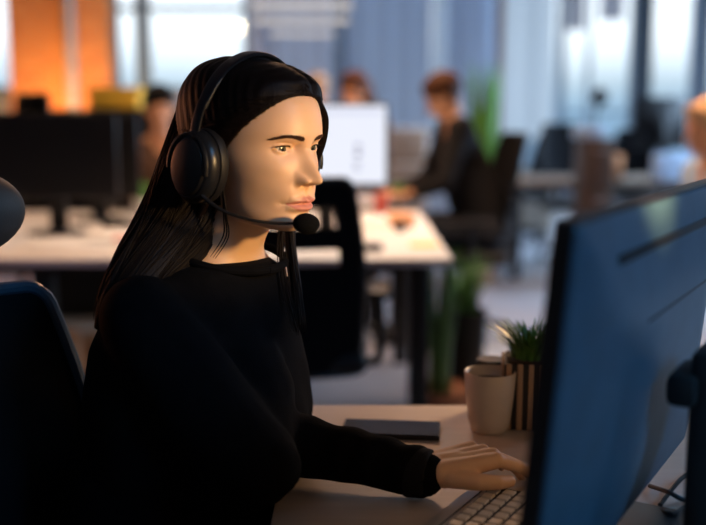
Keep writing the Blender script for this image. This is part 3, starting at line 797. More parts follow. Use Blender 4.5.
# ---- striped planter with grass
def blades(bm, n, h, spread, w, seed, base=0.0, bend=1.0):
    r_ = random.Random(seed)
    for i in range(n):
        a = r_.uniform(0, 2 * PI); rr = spread * .45 * math.sqrt(r_.random()); L = h * r_.uniform(.6, 1.05)
        out = r_.uniform(.1, .9) * spread * bend
        pts = []
        for q in range(5):
            t = q / 4; pts.append(Vector((math.cos(a) * (rr + out * t * t), math.sin(a) * (rr + out * t * t), base + L * (t - .18 * t * t * bend))))
        s = Vector((-math.sin(a), math.cos(a), 0))
        ww = [w * (1 - .15 * q) if q < 4 else w * .08 for q in range(5)]
        up = Vector((math.cos(a), math.sin(a), 0)) * w * .25
        A = [bm.verts.new(p - s * x) for p, x in zip(pts, ww)]; B = [bm.verts.new(p + s * x) for p, x in zip(pts, ww)]; C = [bm.verts.new(p + up * x / w) for p, x in zip(pts, ww)]
        for q in range(4):
            bm.faces.new((A[q], C[q], C[q + 1], A[q + 1])); bm.faces.new((C[q], B[q], B[q + 1], C[q + 1])); bm.faces.new((B[q], A[q], A[q + 1], B[q + 1]))
pp = on(533, 430, DZ)
pl = thing('planter', 'square planter of light and dark vertical slats behind the mug', 'planter', (pp.x, pp.y + .035, DZ), R(-8))
PH = .104
bm = BM(); box(bm, (0, 0, PH / 2), (.082, .082, PH), .002)
obj('pot_body', bm, M['slat_black'], pl)
bm = BM()
for k in range(5):
    for s in (-1, 1):
        box(bm, (-.034 + .017 * k, s * .0425, PH / 2 + .001), (.0085, .004, PH), .001); box(bm, (s * .0425, -.034 + .017 * k, PH / 2 + .001), (.004, .0085, PH), .001)
obj('slats', bm, M['slat_wood'], pl)
bm = BM(); box(bm, (0, 0, PH + .001), (.074, .074, .004)); obj('soil', bm, M['soil'], pl)
bm = BM(); blades(bm, 260, .066, .066, .0024, 5, PH, 1.0)
g_ = obj('grass', bm, M['leaf']); g_.location = (pp.x, pp.y + .035, DZ); g_.parent = pl; g_.location = (0, 0, 0)
tp_ = on(493, 405, DZ)
bx = thing('tin', 'low black round tin mostly hidden behind the mug', 'tin', (at(492, 359, 1.56).x, 1.56, DZ))
bm = BM(); lathe(bm, [(0, 0), (.024, 0), (.026, .002), (.026, .084), (.0235, .0865), (0, .087)], 32); obj('tin_body', bm, M['black_plastic'], bx)

# ================================================================== HER CHAIR
def office_chair(name, label, loc, rz, back_h=(.52, 1.02), head=None, bw=.23, slots=False, group=None, arms=True):
    t = thing(name, label, 'office chair', loc, rz, group)      # local +x = the way the sitter faces
    bm = BM()
    z0, z1 = back_h
    # mesh back: curved panel
    n = 14; rings = []
    def bp(u, v, off=0):                                       # u -1..1 across, v 0..1 up
        wv = bw * (1.0 - .10 * (2 * v - 1.0) ** 2 - .12 * max(0, v - .55))
        return Vector((-.235 - .10 * v - .02 * v * v + .045 * u * u + off, u * wv, z0 + (z1 - z0) * v))
    def panel(va, vb, ua=-1, ub=1, th=.012):
        A = [[bm.verts.new(bp(ua + (ub - ua) * i / n, va + (vb - va) * j / n)) for i in range(n + 1)] for j in range(n + 1)]
        B = [[bm.verts.new(bp(ua + (ub - ua) * i / n, va + (vb - va) * j / n, -th)) for i in range(n + 1)] for j in range(n + 1)]
        for j in range(n):
            for i in range(n):
                bm.faces.new((A[j][i], A[j][i + 1], A[j + 1][i + 1], A[j + 1][i])); bm.faces.new((B[j][i], B[j + 1][i], B[j + 1][i + 1], B[j][i + 1]))
        for i in range(n):
            bm.faces.new((A[0][i], B[0][i], B[0][i + 1], A[0][i + 1])); bm.faces.new((A[n][i], A[n][i + 1], B[n][i + 1], B[n][i]))
            bm.faces.new((A[i][0], A[i + 1][0], B[i + 1][0], B[i][0])); bm.faces.new((A[i][n], B[i][n], B[i + 1][n], A[i + 1][n]))
    if slots:
        panel(0, .58); panel(.66, .77); panel(.87, 1.0)
        for va, vb in ((.58, .66), (.77, .87)): panel(va, vb, -1, -.70); panel(va, vb, .70, 1)
    else: panel(0, 1)
    obj('backrest', bm, M['black_mesh'], t)
    bm = BM()
    k = 10; pts = []
    for i in range(k + 1): pts.append(bp(-1, i / k * .94, -.006))
    for i in range(1, 4): a = i / 4 * PI / 2; pts.append(bp(-1 + .13 * (1 - math.cos(a)), .94 + .06 * math.sin(a), -.006))
    for i in range(k + 1): pts.append(bp(-.87 + 1.74 * i / k, 1, -.006))
    for i in range(1, 4): a = i / 4 * PI / 2; pts.append(bp(.87 + .13 * math.sin(a), .94 + .06 * math.cos(a), -.006))
    for i in range(k, -1, -1): pts.append(bp(1, i / k * .94, -.006))
    for i in range(1, k): pts.append(bp(1 - 2 * i / k, 0, -.006))
    pts.append(pts[0])
    tube(bm, pts, .0105, 10)
    obj('back_frame', bm, M['frame_rim_lit'] if head else M['black_plastic'], t)
    if head:
        hx, hz, hwid, hhei = head
        bm = BM(); ball(bm, (hx, 0, hz), 1, (.028, hwid, hhei), (0, R(-8), 0), 32, 20); obj('headrest', bm, M['leatherette'], t)
        bm = BM(); tube(bm, [(hx - .015, 0, hz), (hx - .055, 0, hz - .04), (-.345, 0, z1 - .08), (-.30, 0, z1 - .30)], .011, 10, 5); obj('headrest_bracket', bm, M['black_plastic'], t)
    bm = BM(); box(bm, (.0, 0, .475), (.47, .48, .075), .03, seg=4); obj('seat', bm, M['leatherette'], t)
    bm = BM(); tube(bm, [(-.10, 0, .42), (-.24, 0, .42), (-.30, 0, .50), (-.315, 0, z0 + .2)], .022, 10, 5); obj('back_support', bm, M['black_plastic'], t)
    if arms:
        for s in (-1, 1):
            bm = BM(); tube(bm, [(.0, s * .22, .43), (.0, s * .28, .44), (.0, s * .285, .56), (.0, s * .28, .655)], .015, 10, 5); box(bm, (.01, s * .28, .665), (.24, .075, .025), .011, seg=3); obj('armrest', bm, M['black_plastic'], t)
    bm = BM(); cyl(bm, (0, 0, .10), (0, 0, .28), .028, n=20); cyl(bm, (0, 0, .27), (0, 0, .43), .016, n=16); box(bm, (0, 0, .425), (.2, .2, .03), .008); obj('gas_column', bm, M['black_metal'], t)
    bm = BM()
    for i in range(5):
        a = 2 * PI * i / 5 + .3; tube(bm, [(0, 0, .115), (.16 * math.cos(a), .16 * math.sin(a), .10), (.29 * math.cos(a), .29 * math.sin(a), .075)], [.026, .020, .014], 10, 3)
    obj('star_base', bm, M['black_metal'], t)
    for i in range(5):
        a = 2 * PI * i / 5 + .3; bm = BM(); c = Vector((.29 * math.cos(a), .29 * math.sin(a), .030)); s = Vector((-math.sin(a), math.cos(a), 0))
        cyl(bm, c - s * .026, c - s * .006, .029, n=20); cyl(bm, c + s * .006, c + s * .026, .029, n=20); cyl(bm, c, c + Vector((0, 0, .05)), .008)
        obj('caster', bm, M['black_plastic'], t)
    return t
CA = R(-27)
# place so that its backrest's upper far corner meets the photo's corner
cf_ = Vector((math.cos(CA), math.sin(CA), 0)); cl_ = Vector((-math.sin(CA), math.cos(CA), 0))
corner = at(28, 285, 1.40)
base = corner - cf_ * (-.335) - cl_ * (.165)
office_chair('office_chair', 'black mesh office chair with headrest that the woman sits on', (base.x, base.y, 0), CA, (.50, corner.z), head=(-.300, 1.095, .130, .062), bw=.205)

# ================================================================== ROOM
def struct(name, bm, m, smooth=False):
    o = obj(name, bm, m, None, smooth); o['kind'] = 'structure'; return o
YB, YF = 9.0, 13.4
XC = at(499, 115, YB).x
CEIL = 3.3
bm = BM(); box(bm, (0, 6, -.05), (13, 15.4, .1)); struct('floor', bm, M['floor'])
bm = BM(); box(bm, (0, 6, CEIL + .05), (13, 15.4, .1)); struct('ceiling', bm, M['ceiling'])
def X9(px): return at(px, 115, YB).x
def XF(px): return at(px, 115, YF).x
# back wall at YB: built from pieces round its window openings
def wallbox(name, x0, x1, z0, z1, y, th=.16, m=None):
    bm = BM(); box(bm, ((x0 + x1) / 2, y + th / 2, (z0 + z1) / 2), (x1 - x0, th, z1 - z0)); return struct(name, bm, m or M['wall'])
wallbox('wall_back_sill', -6.4, X9(256), 0, 1.42, YB)
wallbox('wall_back_low_sill', X9(256), XC, 0, 1.02, YB)
wallbox('wall_back_top', -6.4, XC, 3.05, CEIL, YB)
wallbox('wall_back_pier', X9(250), X9(262), 1.02, 3.05, YB)
bm = BM(); box(bm, (-6.45, 6, CEIL / 2), (.1, 15, CEIL)); struct('wall_left', bm, M['wall'])
bm = BM(); box(bm, (6.45, 6, CEIL / 2), (.1, 15, CEIL)); struct('wall_right', bm, M['wall'])
bm = BM(); box(bm, (0, -1.75, CEIL / 2), (13, .1, CEIL)); struct('wall_front', bm, M['wall'])
bm = BM(); box(bm, (XC - .08, (YB + YF) / 2 + .08, CEIL / 2), (.16, YF - YB - .1, CEIL)); struct('wall_return', bm, M['wall'])
wallbox('wall_far_sill', XC, 6.4, 0, .25, YF)
wallbox('wall_far_top', XC, 6.4, 3.1, CEIL, YF)
# brick pier with its grey pipe
XB0 = at(12, 115, YB - .21).x; XB1 = at(111, 115, YB - .21).x
bm = BM(); box(bm, ((XB0 + XB1) / 2, YB - .06, CEIL / 2), (XB1 - XB0, .3, CEIL)); struct('wall_brick', bm, M['brick'])
bm = BM(); cyl(bm, (at(73, 115, YB - .27).x, YB - .265, 0), (at(73, 115, YB - .27).x, YB - .265, CEIL), .044, n=20); pz = obj('pipe', bm, M['pipe']); tag(pz, 'grey vertical pipe running up the orange brick pier', 'pipe')
# windows of the back wall
XB0 = at(12, 115, YB - .21).x
wn = [0]
def window(x0, x1, z0, z1, y, muls=(), bars=(), m=None, fw=.05):
    wn[0] += 1
    m = m or M['frame']
    fr = BM()
    for x in (x0 + fw / 2, x1 - fw / 2): box(fr, (x, y, (z0 + z1) / 2), (fw, .07, z1 - z0))
    for z in (z0 + fw / 2, z1 - fw / 2): box(fr, ((x0 + x1) / 2, y, z), (x1 - x0 - 2 * fw, .07, fw))
    for x, w_ in muls: box(fr, (x, y, (z0 + z1) / 2), (w_, .06, z1 - z0 - 2 * fw))
    for z, h_ in bars: box(fr, ((x0 + x1) / 2, y, z), (x1 - x0 - 2 * fw, .055, h_))
    w = obj('window_%d' % wn[0], fr, m, None, False); w['kind'] = 'structure'
    gb = BM(); box(gb, ((x0 + x1) / 2, y + .01, (z0 + z1) / 2), (x1 - x0 - 2 * fw, .008, z1 - z0 - 2 * fw))
    obj('glass', gb, M['glass'], w, False)
    return w
window(-6.4, XB0 + .02, 1.42, 3.05, YB + .06)
window(XB1 - .02, X9(250), 1.42, 3.05, YB + .06, [(X9(144), .125)], [(at(144, 8, YB).z, .05)])
window(X9(262), X9(498), 1.02, 3.05, YB + .06, [(X9(340), .16), (X9(450), .03)], [], M['frame'])
def blind(x0, x1, z0, z1, y, m, label, grp=None):
    t = BM(); n = max(6, int((x1 - x0) / .09)); zt_ = z1
    A = []; 
    for i in range(n + 1):
        x = x0 + (x1 - x0) * i / n; dy = .012 * (1 if i % 2 else -1)
        A.append((t.verts.new((x, y + dy, z0)), t.verts.new((x, y + dy, z1))))
    for a, b in zip(A, A[1:]):
        t.faces.new((a[0], b[0], b[1], a[1]))
    o = obj('window_blind', t, m, None, False); tag(o, label, 'blind', grp); return o
ZT = 3.04
blind(X9(263), X9(333), 1.07, ZT, YB - .02, M['blind_lilac'], 'lilac grey fabric blind drawn behind the slatted pendant lamp')
blind(X9(346), X9(430), 1.07, ZT, YB - .02, M['blind_blue'], 'blue grey fabric blind behind the brown-haired man, left of the bright gap')
blind(X9(431), X9(446), 1.07, ZT, YB - .035, M['blind_pale'], 'narrow pale blue bright blind strip between two blue grey blinds')
blind(X9(447), X9(492), 1.07, ZT, YB - .02, M['blind_blue'], 'blue grey fabric blind left of the thin brown post')
bm = BM(); box(bm, (X9(496.5), YB - .08, CEIL / 2), (.055, .08, CEIL)); pz = obj('trim_1', bm, M['post_brown'], None, False); pz['kind'] = 'structure'
# far wall windows
window(XF(500), XF(560), .25, 3.1, YF + .06, [(XF(530), .04)], [], M['frame_l'])
window(XF(560), XF(632), .25, 3.1, YF + .06, [(XF(588), .05)], [(1.25, .04)], M['frame_l'])
window(XF(645), XF(705), .25, 3.1, YF + .06, [], [], M['frame_l'])
window(XF(705), 6.4, .25, 3.1, YF + .06, [], [], M['frame_l'])
bm = BM(); box(bm, (XF(639), YF - .05, CEIL / 2), (XF(645) - XF(632), .3, CEIL)); struct('trim_2', bm, M['frame'])
bm = BM(); box(bm, (XF(692), YF - .12, CEIL / 2), (XF(700) - XF(685), .12, CEIL)); struct('trim_3', bm, M['frame_l'])
blind(XF(500), XF(552), .9, 3.08, YF - .03, M['blind_white'], 'pale grey curtain drawn over the far window beside the brown post')
blind(XF(563), XF(580), at(570, 31, YF).z, 3.2, YF - .06, M['blind_grey'], 'grey roller blind half lowered, left one of the two short blinds')
blind(XF(595), XF(618), at(606, 21, YF).z, 3.2, YF - .06, M['blind_grey'], 'grey roller blind half lowered, right one of the two short blinds')

# slatted pendant lamp
pa = at(302, 18, 5.2)
pend = thing('pendant_lamp', 'slatted white louvre lamp hanging above the far desks', 'lamp', (pa.x, 5.2, pa.z))
M['lamp_glow'] = emit('lamp_louvre_glow', (1.0, 0.9, 0.82), 0.75)
for i, (yy, h_) in enumerate(((6, .022), (21, .018), (34, .012))):
    p = at(302, yy, 5.2); bm = BM(); w_ = (98, 92, 62)[i] / F_PX * 5.2
    box(bm, (0, 0, p.z - pa.z), (w_, .06, h_), .003); obj('louvre', bm, M['lamp_glow'], pend)
bm = BM(); box(bm, (0, 0, at(302, -12, 5.2).z - pa.z), (.56, .32, .03), .004); obj('lamp_housing', bm, M['white_pot'], pend)
bm = BM()
for s in (-1, 1): cyl(bm, (s * .22, 0, at(302, 34, 5.2).z - pa.z), (s * .22, 0, CEIL - pa.z), .004, n=8)
obj('suspension_wires', bm, M['black_metal'], pend)

# ================================================================== FAR DESKS AND WHAT STANDS ON THEM
desk('desk', 'long white bench desk with black legs behind the woman', -2.6, .335, 3.27, 4.95, M['desk_white'], M['desk_edge'], [(.235, 3.45), (.235, 4.75), (-2.45, 3.45), (-2.45, 4.75), (-1.1, 3.45), (-1.1, 4.75)])
def far_monitor(label, px0, px1, y0, y1, Y, smat, rz=0, back=False, group=None, rounded=False, desk_z=DZ):
    a = at(px0, y0, Y); b = at(px1, y1, Y); w_ = b.x - a.x; h_ = a.z - b.z; zc_ = (a.z + b.z) / 2
    t = thing('monitor', label, 'monitor', ((a.x + b.x) / 2, Y, desk_z), rz, group)
    bm = BM(); box(bm, (0, .01, zc_ - desk_z), (w_, .028, h_), .006 if not rounded else .012); obj('bezel', bm, M['black_plastic'], t)
    s = -1 if not back else 1
    bm = BM(); box(bm, (0, .01 + s * .0142, zc_ - desk_z), (w_ - .018, .001, h_ - .02)); sc_ = obj('screen', bm, smat, t)
    bm = BM(); box(bm, (0, .035, zc_ - desk_z - .02), (w_ * .5, .03, h_ * .5), .01)
    if back: bmesh.ops.translate(bm, vec=(0, -.055, 0), verts=bm.verts)
    obj('back_cover', bm, M['black_plastic'], t)
    bm = BM(); yy = .07 if not back else -.055
    box(bm, (0, yy, (zc_ - desk_z) / 2), (.07, .03, zc_ - desk_z), .005); obj('stand_column', bm, M['black_plastic'], t)
    bm = BM(); lathe(bm, [(0, .001), (.12, .001), (.12, .008), (.03, .014), (0, .014)], 32, Matrix.Translation((0, yy - .02, 0))); obj('stand_base', bm, M['black_plastic'], t)
    return t, sc_, w_, h_, zc_ - desk_z
M['dark_screen'] = mat('dark_screen', (0.004, 0.004, 0.005), 0.35)
M['white_screen'] = emit('white_screen', (0.86, 0.89, 1.0), 1.0)
far_monitor('black monitor at the far left, nearer the camera of the dark pair', -18, 119, 113, 199, 3.95, M['dark_screen'])
far_monitor('black monitor partly hidden behind the leftmost one', 45, 141, 114, 197, 4.45, M['dark_screen'], R(-4))
t_, sc_, w_, h_, zc_ = far_monitor('white lit monitor just right of the woman\'s face', 262, 388, 103, 186, 3.85, M['white_screen'])
M['screen_mark'] = emit('screen_mark', (0.42, 0.42, 0.62), .6)
bm = BM()
for (px, py, sx, sy) in ((358, 146, 5, 4), (358, 154, 6, 5), (357, 164, 6, 2.5), (357, 169, 6, 2)):
    p = at(px, py, 3.85); bm = BM(); box(bm, (p.x - t_.location.x, -.0052, p.z - DZ), (sx / F_PX * 3.9, .0006, sy / F_PX * 3.9)); obj('screen_icon', bm, M['screen_mark'], t_)
M['screen_grey'] = emit('screen_pane', (0.74, 0.77, 0.93), .95)
bm = BM()
p = at(335, 112, 3.85); box(bm, (p.x - t_.location.x, -.0048, p.z - DZ), (.36, .0005, .018)); obj('screen_bar', bm, M['screen_grey'], t_)

# small things on the bench desk
def small_box(name, label, cat, px, py, Y, s, m, rz=0, z=DZ, grp=None):
    p = at(px, py, Y); bm = BM(); box(bm, (0, 0, s[2] / 2), s, min(s) * .12); o = obj(name, bm, m); o.location = (p.x, Y, z + .001); o.rotation_euler = (0, 0, rz); tag(o, label, cat, grp); return o
def lathed(name, label, cat, p, prof, m, grp=None):
    bm = BM(); lathe(bm, prof, 28); o = obj(name, bm, m); o.location = p; tag(o, label, cat, grp); return o
small_box('paper', 'loose white paper sheets under the dark monitors on the bench desk', 'paper', 70, 222, 3.62, (.30, .21, .006), M['paper'], R(12))
small_box('paper', 'white paper sheet right of the dark monitor stands', 'paper', 118, 214, 3.80, (.24, .30, .006), M['paper'], R(-20))
small_box('notebook', 'dark notebook lying beside the dark monitors', 'notebook', 118, 207, 4.25, (.14, .10, .022), M['black_plastic'], R(15))
small_box('folder', 'flat red folder near the woman\'s hair on the bench desk', 'folder', 128, 222, 3.75, (.12, .09, .014), M['red'], R(10))
small_box('keyboard', 'thin black keyboard before the lit monitor', 'keyboard', 360, 235, 3.50, (.16, .11, .018), M['black_plastic'], 0)
small_box('box', 'orange cardboard box on the bench desk behind the dark mouse', 'box', 401, 210, 4.25, (.10, .12, .055), M['orange'], R(10))
small_box('paper', 'small pale note near the right end of the bench desk', 'paper', 424, 232, 3.62, (.10, .08, .004), M['yellow'], R(5))
small_box('paper', 'white paper stack in the middle of the bench desk right of the lit monitor', 'paper', 372, 212, 4.3, (.14, .2, .02), M['paper'], R(5))
pm = on(400, 232, DZ)
bm = BM(); ball(bm, (0, 0, .012), .032, (.9, 1.2, .75)); o = obj('mouse', bm, M['black_plastic']); o.location = (pm.x, pm.y, DZ + .013); tag(o, 'black rounded mouse on the white bench desk', 'mouse')
pr = on(381, 214, DZ)
lathed('tumbler', 'red tumbler beside the small green plant on the bench desk', 'tumbler', (pr.x, pr.y, DZ), [(0, 0), (.026, 0), (.028, .004), (.034, .10), (.030, .10), (.025, .01), (0, .009)], M['red'])
pr = on(377, 208, DZ)
def pot_plant(label, loc, pr_, ph_, m_pot, n, h, sp, w_, seed, m_leaf, bend=1.0, grp=None, rz=0):
    t = thing('potted_plant', label, 'plant', loc, rz, grp)
    bm = BM(); lathe(bm, [(0, 0), (pr_ * .75, 0), (pr_ * .8, .004), (pr_, ph_), (pr_ * .92, ph_), (pr_ * .9, ph_ * .9), (0, ph_ * .88)], 28); obj('pot', bm, m_pot, t)
    bm = BM(); blades(bm, n, h, sp, w_, seed, ph_ * .88, bend); obj('leaves', bm, m_leaf, t); return t
q = on(398, 206, DZ); pot_plant('small bright green plant in a white pot right of the lit monitor', (q.x, q.y, DZ), .035, .055, M['white_pot'], 60, .09, .05, .006, 3, M['leaf_b'])
q = on(142, 214, DZ); pot_plant('small yellow-green plant in a pot beside the dark monitors', (q.x, q.y, DZ), .045, .075, M['white_pot'], 70, .11, .07, .009, 4, M['leaf_b'])
q = on(437, 396, 0.0); q = at(436, 392, 4.1)
pot_plant('tall green plant in a terracotta floor pot under the bench desk\'s end', (at(440, 330, 3.75).x, 3.75, 0), .13, .16, M['terracotta'], 46, .62, .11, .012, 6, M['leaf'], .5)
q = at(484, 110, 7.2); pot_plant('tall floor plant with upright leaves behind the brown-haired man', (q.x, 7.2, 0), .16, .3, M['white_pot'], 70, 1.42, .16, .035, 8, M['leaf_b'], .5)
q = at(450, 222, 4.55); pot_plant('dark green leafy plant low beside the man\'s chair', (.47, 4.0, 0), .09, .42, M['black_plastic'], 40, .34, .12, .012, 9, M['leaf'], 1)

for px, Y, s_, rz_, lb_ in ((48, 3.9, (.24, .2, .34), .2, 'orange brown cardboard box on the floor under the bench desk, left one'), (92, 4.2, (.2, .2, .26), -.3, 'orange brown cardboard box on the floor under the bench desk, right one')):
    small_box('box', lb_, 'box', px, 300, Y, s_, M['orange'], rz_, z=.0)
# yellow box on a dark cabinet, beyond the bench
ycx = at(116, 98, 6.0)
cabt = thing('cabinet', 'dark cabinet behind the black monitors, below the yellow box', 'cabinet', (ycx.x, 6.05, 0))
ztop = at(116, 109, 6.0).z
bm = BM(); box(bm, (0, 0, ztop / 2), (.9, .4, ztop), .008); obj('cabinet_body', bm, M['black_plastic'], cabt)
for s in (-1, 1):
    bm = BM(); box(bm, (s * .222, -.206, ztop / 2), (.436, .014, ztop - .06), .004); d_ = obj('door', bm, M['black_plastic'], cabt)
    bm = BM(); box(bm, (s * .03, -.22, ztop / 2), (.012, .016, .14), .003); obj('handle', bm, M['pipe'], d_)
yb = thing('storage_box', 'yellow storage box on the dark cabinet under the left window', 'box', (ycx.x, 6.03, ztop))
yh = at(116, 87, 6.0).z - ztop; yw = 48 / F_PX * 6.0
bm = BM(); box(bm, (0, 0, yh * .4), (yw, .2, yh * .8), .008); obj('box_body', bm, M['yellow'], yb)
bm = BM(); box(bm, (0, 0, yh * .9), (yw + .012, .212, yh * .2), .006); obj('lid', bm, M['yellow'], yb)

# ---- chairs around the bench
c1 = at(284, 180, 2.78)
office_chair('office_chair', 'empty black office chair with slotted backrest at the bench desk, right of the woman', (c1.x, 2.78 + .33, 0), R(90), (.44, c1.z), None, .225, True)
office_chair('office_chair', 'black office chair beyond the far left monitor, only its top showing', (at(34, 100, 5.4).x, 5.4 - .33, 0), R(-90), (.60, at(34, 94, 5.4).z), None, .10, False, arms=False)

# ================================================================== FAR PEOPLE
def seated(label, loc, rz, hairm, shirt, lean=.08, head_turn=0, head_pitch=10, arms=((.30, .10, .78), (.30, .10, .78)), scale=1.0, long_hair=False, hz=1.20, seat=.49, trousers=None, hunch=0):
    Mx = Matrix.Translation(loc) @ Matrix.Rotation(rz, 4, 'Z') @ Matrix.Diagonal((scale, scale, scale, 1))
    w = lambda x, y, z: Mx @ Vector((x, y, z))
    hip = (-.02, 0, seat + .06); chest = (lean * .6, 0, hz - .35); neck = (lean - hunch * .5, 0, hz - .16 + hunch)
    hc = Vector((lean + .035, 0, hz))
    Hm = Mx @ Matrix.Translation(hc) @ Matrix.Rotation(R(head_turn), 4, 'Z') @ Matrix.Rotation(R(head_pitch), 4, 'Y')
    bm = BM()
    bmesh.ops.create_uvsphere(bm, u_segments=28, v_segments=20, radius=1, matrix=Hm @ xf((-.012, 0, .025), (0, 0, 0), (.095, .074, .090)))
    bmesh.ops.create_uvsphere(bm, u_segments=24, v_segments=16, radius=1, matrix=Hm @ xf((.022, 0, -.050), (0, R(12), 0), (.062, .052, .066)))
    cap(bm, Hm @ Vector((.088, 0, -.004)), Hm @ Vector((.104, 0, -.030)), .008, .012)
    for s in (-1, 1):
        cap(bm, Hm @ Vector((-.008, s * .074, .008)), Hm @ Vector((-.008, s * .076, -.022)), .012, .010)
        cap(bm, Hm @ Vector((.070, s * .033, .020)), Hm @ Vector((.078, s * .012, .018)), .010, .010)
    cap(bm, Hm @ Vector((.076, -.016, -.070)), Hm @ Vector((.076, .016, -.070)), .009, .009)
    cap(bm, Hm @ Vector((-.03, 0, -.04)), w(*neck), .050, .054); cap(bm, w(*neck), w(*chest), .055, .10); cap(bm, w(*chest), w(*hip), .10, .12)
    sl = BM(); cap(sl, w(*chest), w(*hip), .145, .155)
    for i, s in enumerate((-1, 1)):
        sh = (lean * .85, s * .165, hz - .21 + hunch); hx, hy, hz_ = arms[i]; hnd = (lean + hx, s * hy, hz_)
        el = ((sh[0] + hnd[0]) / 2 - .05, s * .23, (sh[2] + hnd[2]) / 2 - .09)
        chain(bm, [w(*neck), w(*sh), w(*el), w(*hnd)], (.045, .045, .036, .024))
        Hd = Mx @ Matrix.Translation(hnd) @ Matrix.Rotation(R(-8 * s), 4, 'Z') 
        hand_bm(bm, Hd, -s if s == 1 else 1, .7) if False else None
        for f in range(4):
            cap(bm, Hd @ Vector((.0, (-.024 + .016 * f) * .6, 0)), Hd @ Vector((.08, -.024 + .016 * f, 0)), .014, .011)
            cap(bm, Hd @ Vector((.08, -.024 + .016 * f, 0)), Hd @ Vector((.145 - .008 * abs(f - 1.5), (-.024 + .016 * f) * 1.15, -.022)), .010, .008)
        cap(bm, Hd @ Vector((.02, -s * .03, -.005)), Hd @ Vector((.075, -s * .052, -.012)), .012, .009)
        chain(sl, [w(neck[0] - .01, s * .05, neck[2] - .035), w(*sh), w(*el), w(*(Vector(hnd) - Vector((.02, 0, 0))))], (.058, .066, .052, .036))
        cap(sl, w(*sh), w(*chest), .075, .13); cap(sl, w(neck[0] - .03, 0, neck[2] - .05), w(*chest), .075, .13)
    for s in (-1, 1):
        hp_ = w(.0, s * .09, seat + .05); kn = w(.40, s * .12, seat + .05); ft = w(.44, s * .12, .08)
        chain(bm, [hp_, kn, ft], (.07, .05, .035))
    body = link('person', baked(bm, .0075, 4), M['skin_far'])
    tag(body, label, 'person')
    link('sweater' if shirt is not M['blue_shirt'] else 'shirt', baked(sl, .014, 5), shirt, body)
    hb = BM()
    bmesh.ops.create_uvsphere(hb, u_segments=28, v_segments=20, radius=1, matrix=Hm @ xf((-.026, 0, .046), (0, R(-14), 0), (.106, .088, .092)))
    cap(hb, Hm @ Vector((.045, .03, .088)), Hm @ Vector((.045, -.03, .088)), .030, .030)
    for s in (-1, 1): cap(hb, Hm @ Vector((-.02, s * .062, .03)), Hm @ Vector((-.045, s * .055, -.03)), .026, .024)
    if long_hair:
        for s in (-1, 0, 1): chain(hb, [Hm @ Vector((-.05, s * .05, .03)), Hm @ Vector((-.06, s * .065, -.07)), Hm @ Vector((-.055, s * .075, -.2))], (.05, .045, .03))
    link('hair', baked(hb, .008, 3), hairm, body)
    tb = BM()
    for s in (-1, 1):
        hp_ = w(.0, s * .09, seat + .05); kn = w(.40, s * .12, seat + .05); ft = w(.44, s * .12, .10)
        chain(tb, [hp_, kn, ft], (.11, .075, .055))
        sb = BM(); cap(sb, w(.42, s * .12, .04), w(.58, s * .12, .035), .042, .034); link('shoe', baked(sb, .01, 3), M['black_plastic'], body)
    link('trousers', baked(tb, .016, 4), trousers or M['trousers'], body)
    return body
# brown-haired man, facing left
mp_ = at(447, 96, 5.3)
seated('man with short brown hair in dark sweater, bending forward at the bench desk end', (mp_.x + .20, 5.3, 0), R(186), M['hair_brown'], M['dark_knit'], lean=.19, head_turn=-4, head_pitch=32, hz=mp_.z - .01, hunch=.045, arms=((.26, .12, .80), (.24, .10, .80)), seat=.55)
office_chair('office_chair', 'black office chair on a star base that the brown-haired man sits on', (mp_.x + .06, 5.3, 0), R(190), (.60, 1.12), None, .23, False)
# dark-haired person beyond the dark monitors
dp = at(157, 108, 5.2)
seated('person with black hair seated behind the dark monitors at the left', (dp.x, 5.32, 0), R(-84), M['hair_black'], M['brown_knit'], lean=.06, head_turn=12, hz=dp.z - .01, arms=((.22, .10, .80), (.22, .10, .80)))
# two people behind the lit monitor
bp_ = at(315, 90, 7.1); seated('fair-haired person mostly hidden behind the lit monitor, left one of the two heads', (bp_.x, 7.1, 0), R(-80), M['hair_blond'], M['grey_knit'], hz=bp_.z - .02, head_pitch=16)
bp_ = at(363, 92, 6.2); seated('brown-haired person looking down above the lit monitor, right one of the two heads', (bp_.x, 6.2, 0), R(-120), M['hair_brown'], M['brown_knit'], hz=bp_.z - .01, long_hair=True, head_pitch=16)
# person cut by the right edge of the frame
bp_ = at(731, 124, 4.4); seated('person in a pale blue patterned shirt cut off by the right edge of the picture', (bp_.x + .02, 4.4, 0), R(188), M['hair_blond'], M['blue_shirt'], hz=bp_.z - .02, lean=.10, head_pitch=12, arms=((.10, .14, .80), (.12, .10, .82)))

office_chair('office_chair', 'black office chair that the person in the pale blue shirt sits on', (bp_.x + .10, 4.4, 0), R(188), (.56, .98), None, .21, False, arms=False)
office_chair('office_chair', 'black office chair under the black-haired person behind the dark monitors', (dp.x, 5.40, 0), R(-84), (.56, .96), None, .21, False, arms=False)
# desk row where the two people sit
desk('desk', 'second white bench desk behind the lit monitor', -.72, .2, 5.25 + .15, 6.0, M['desk_white'], M['desk_edge'], [(.1, 5.5), (.1, 5.9), (-.62, 5.5), (-.62, 5.9)])
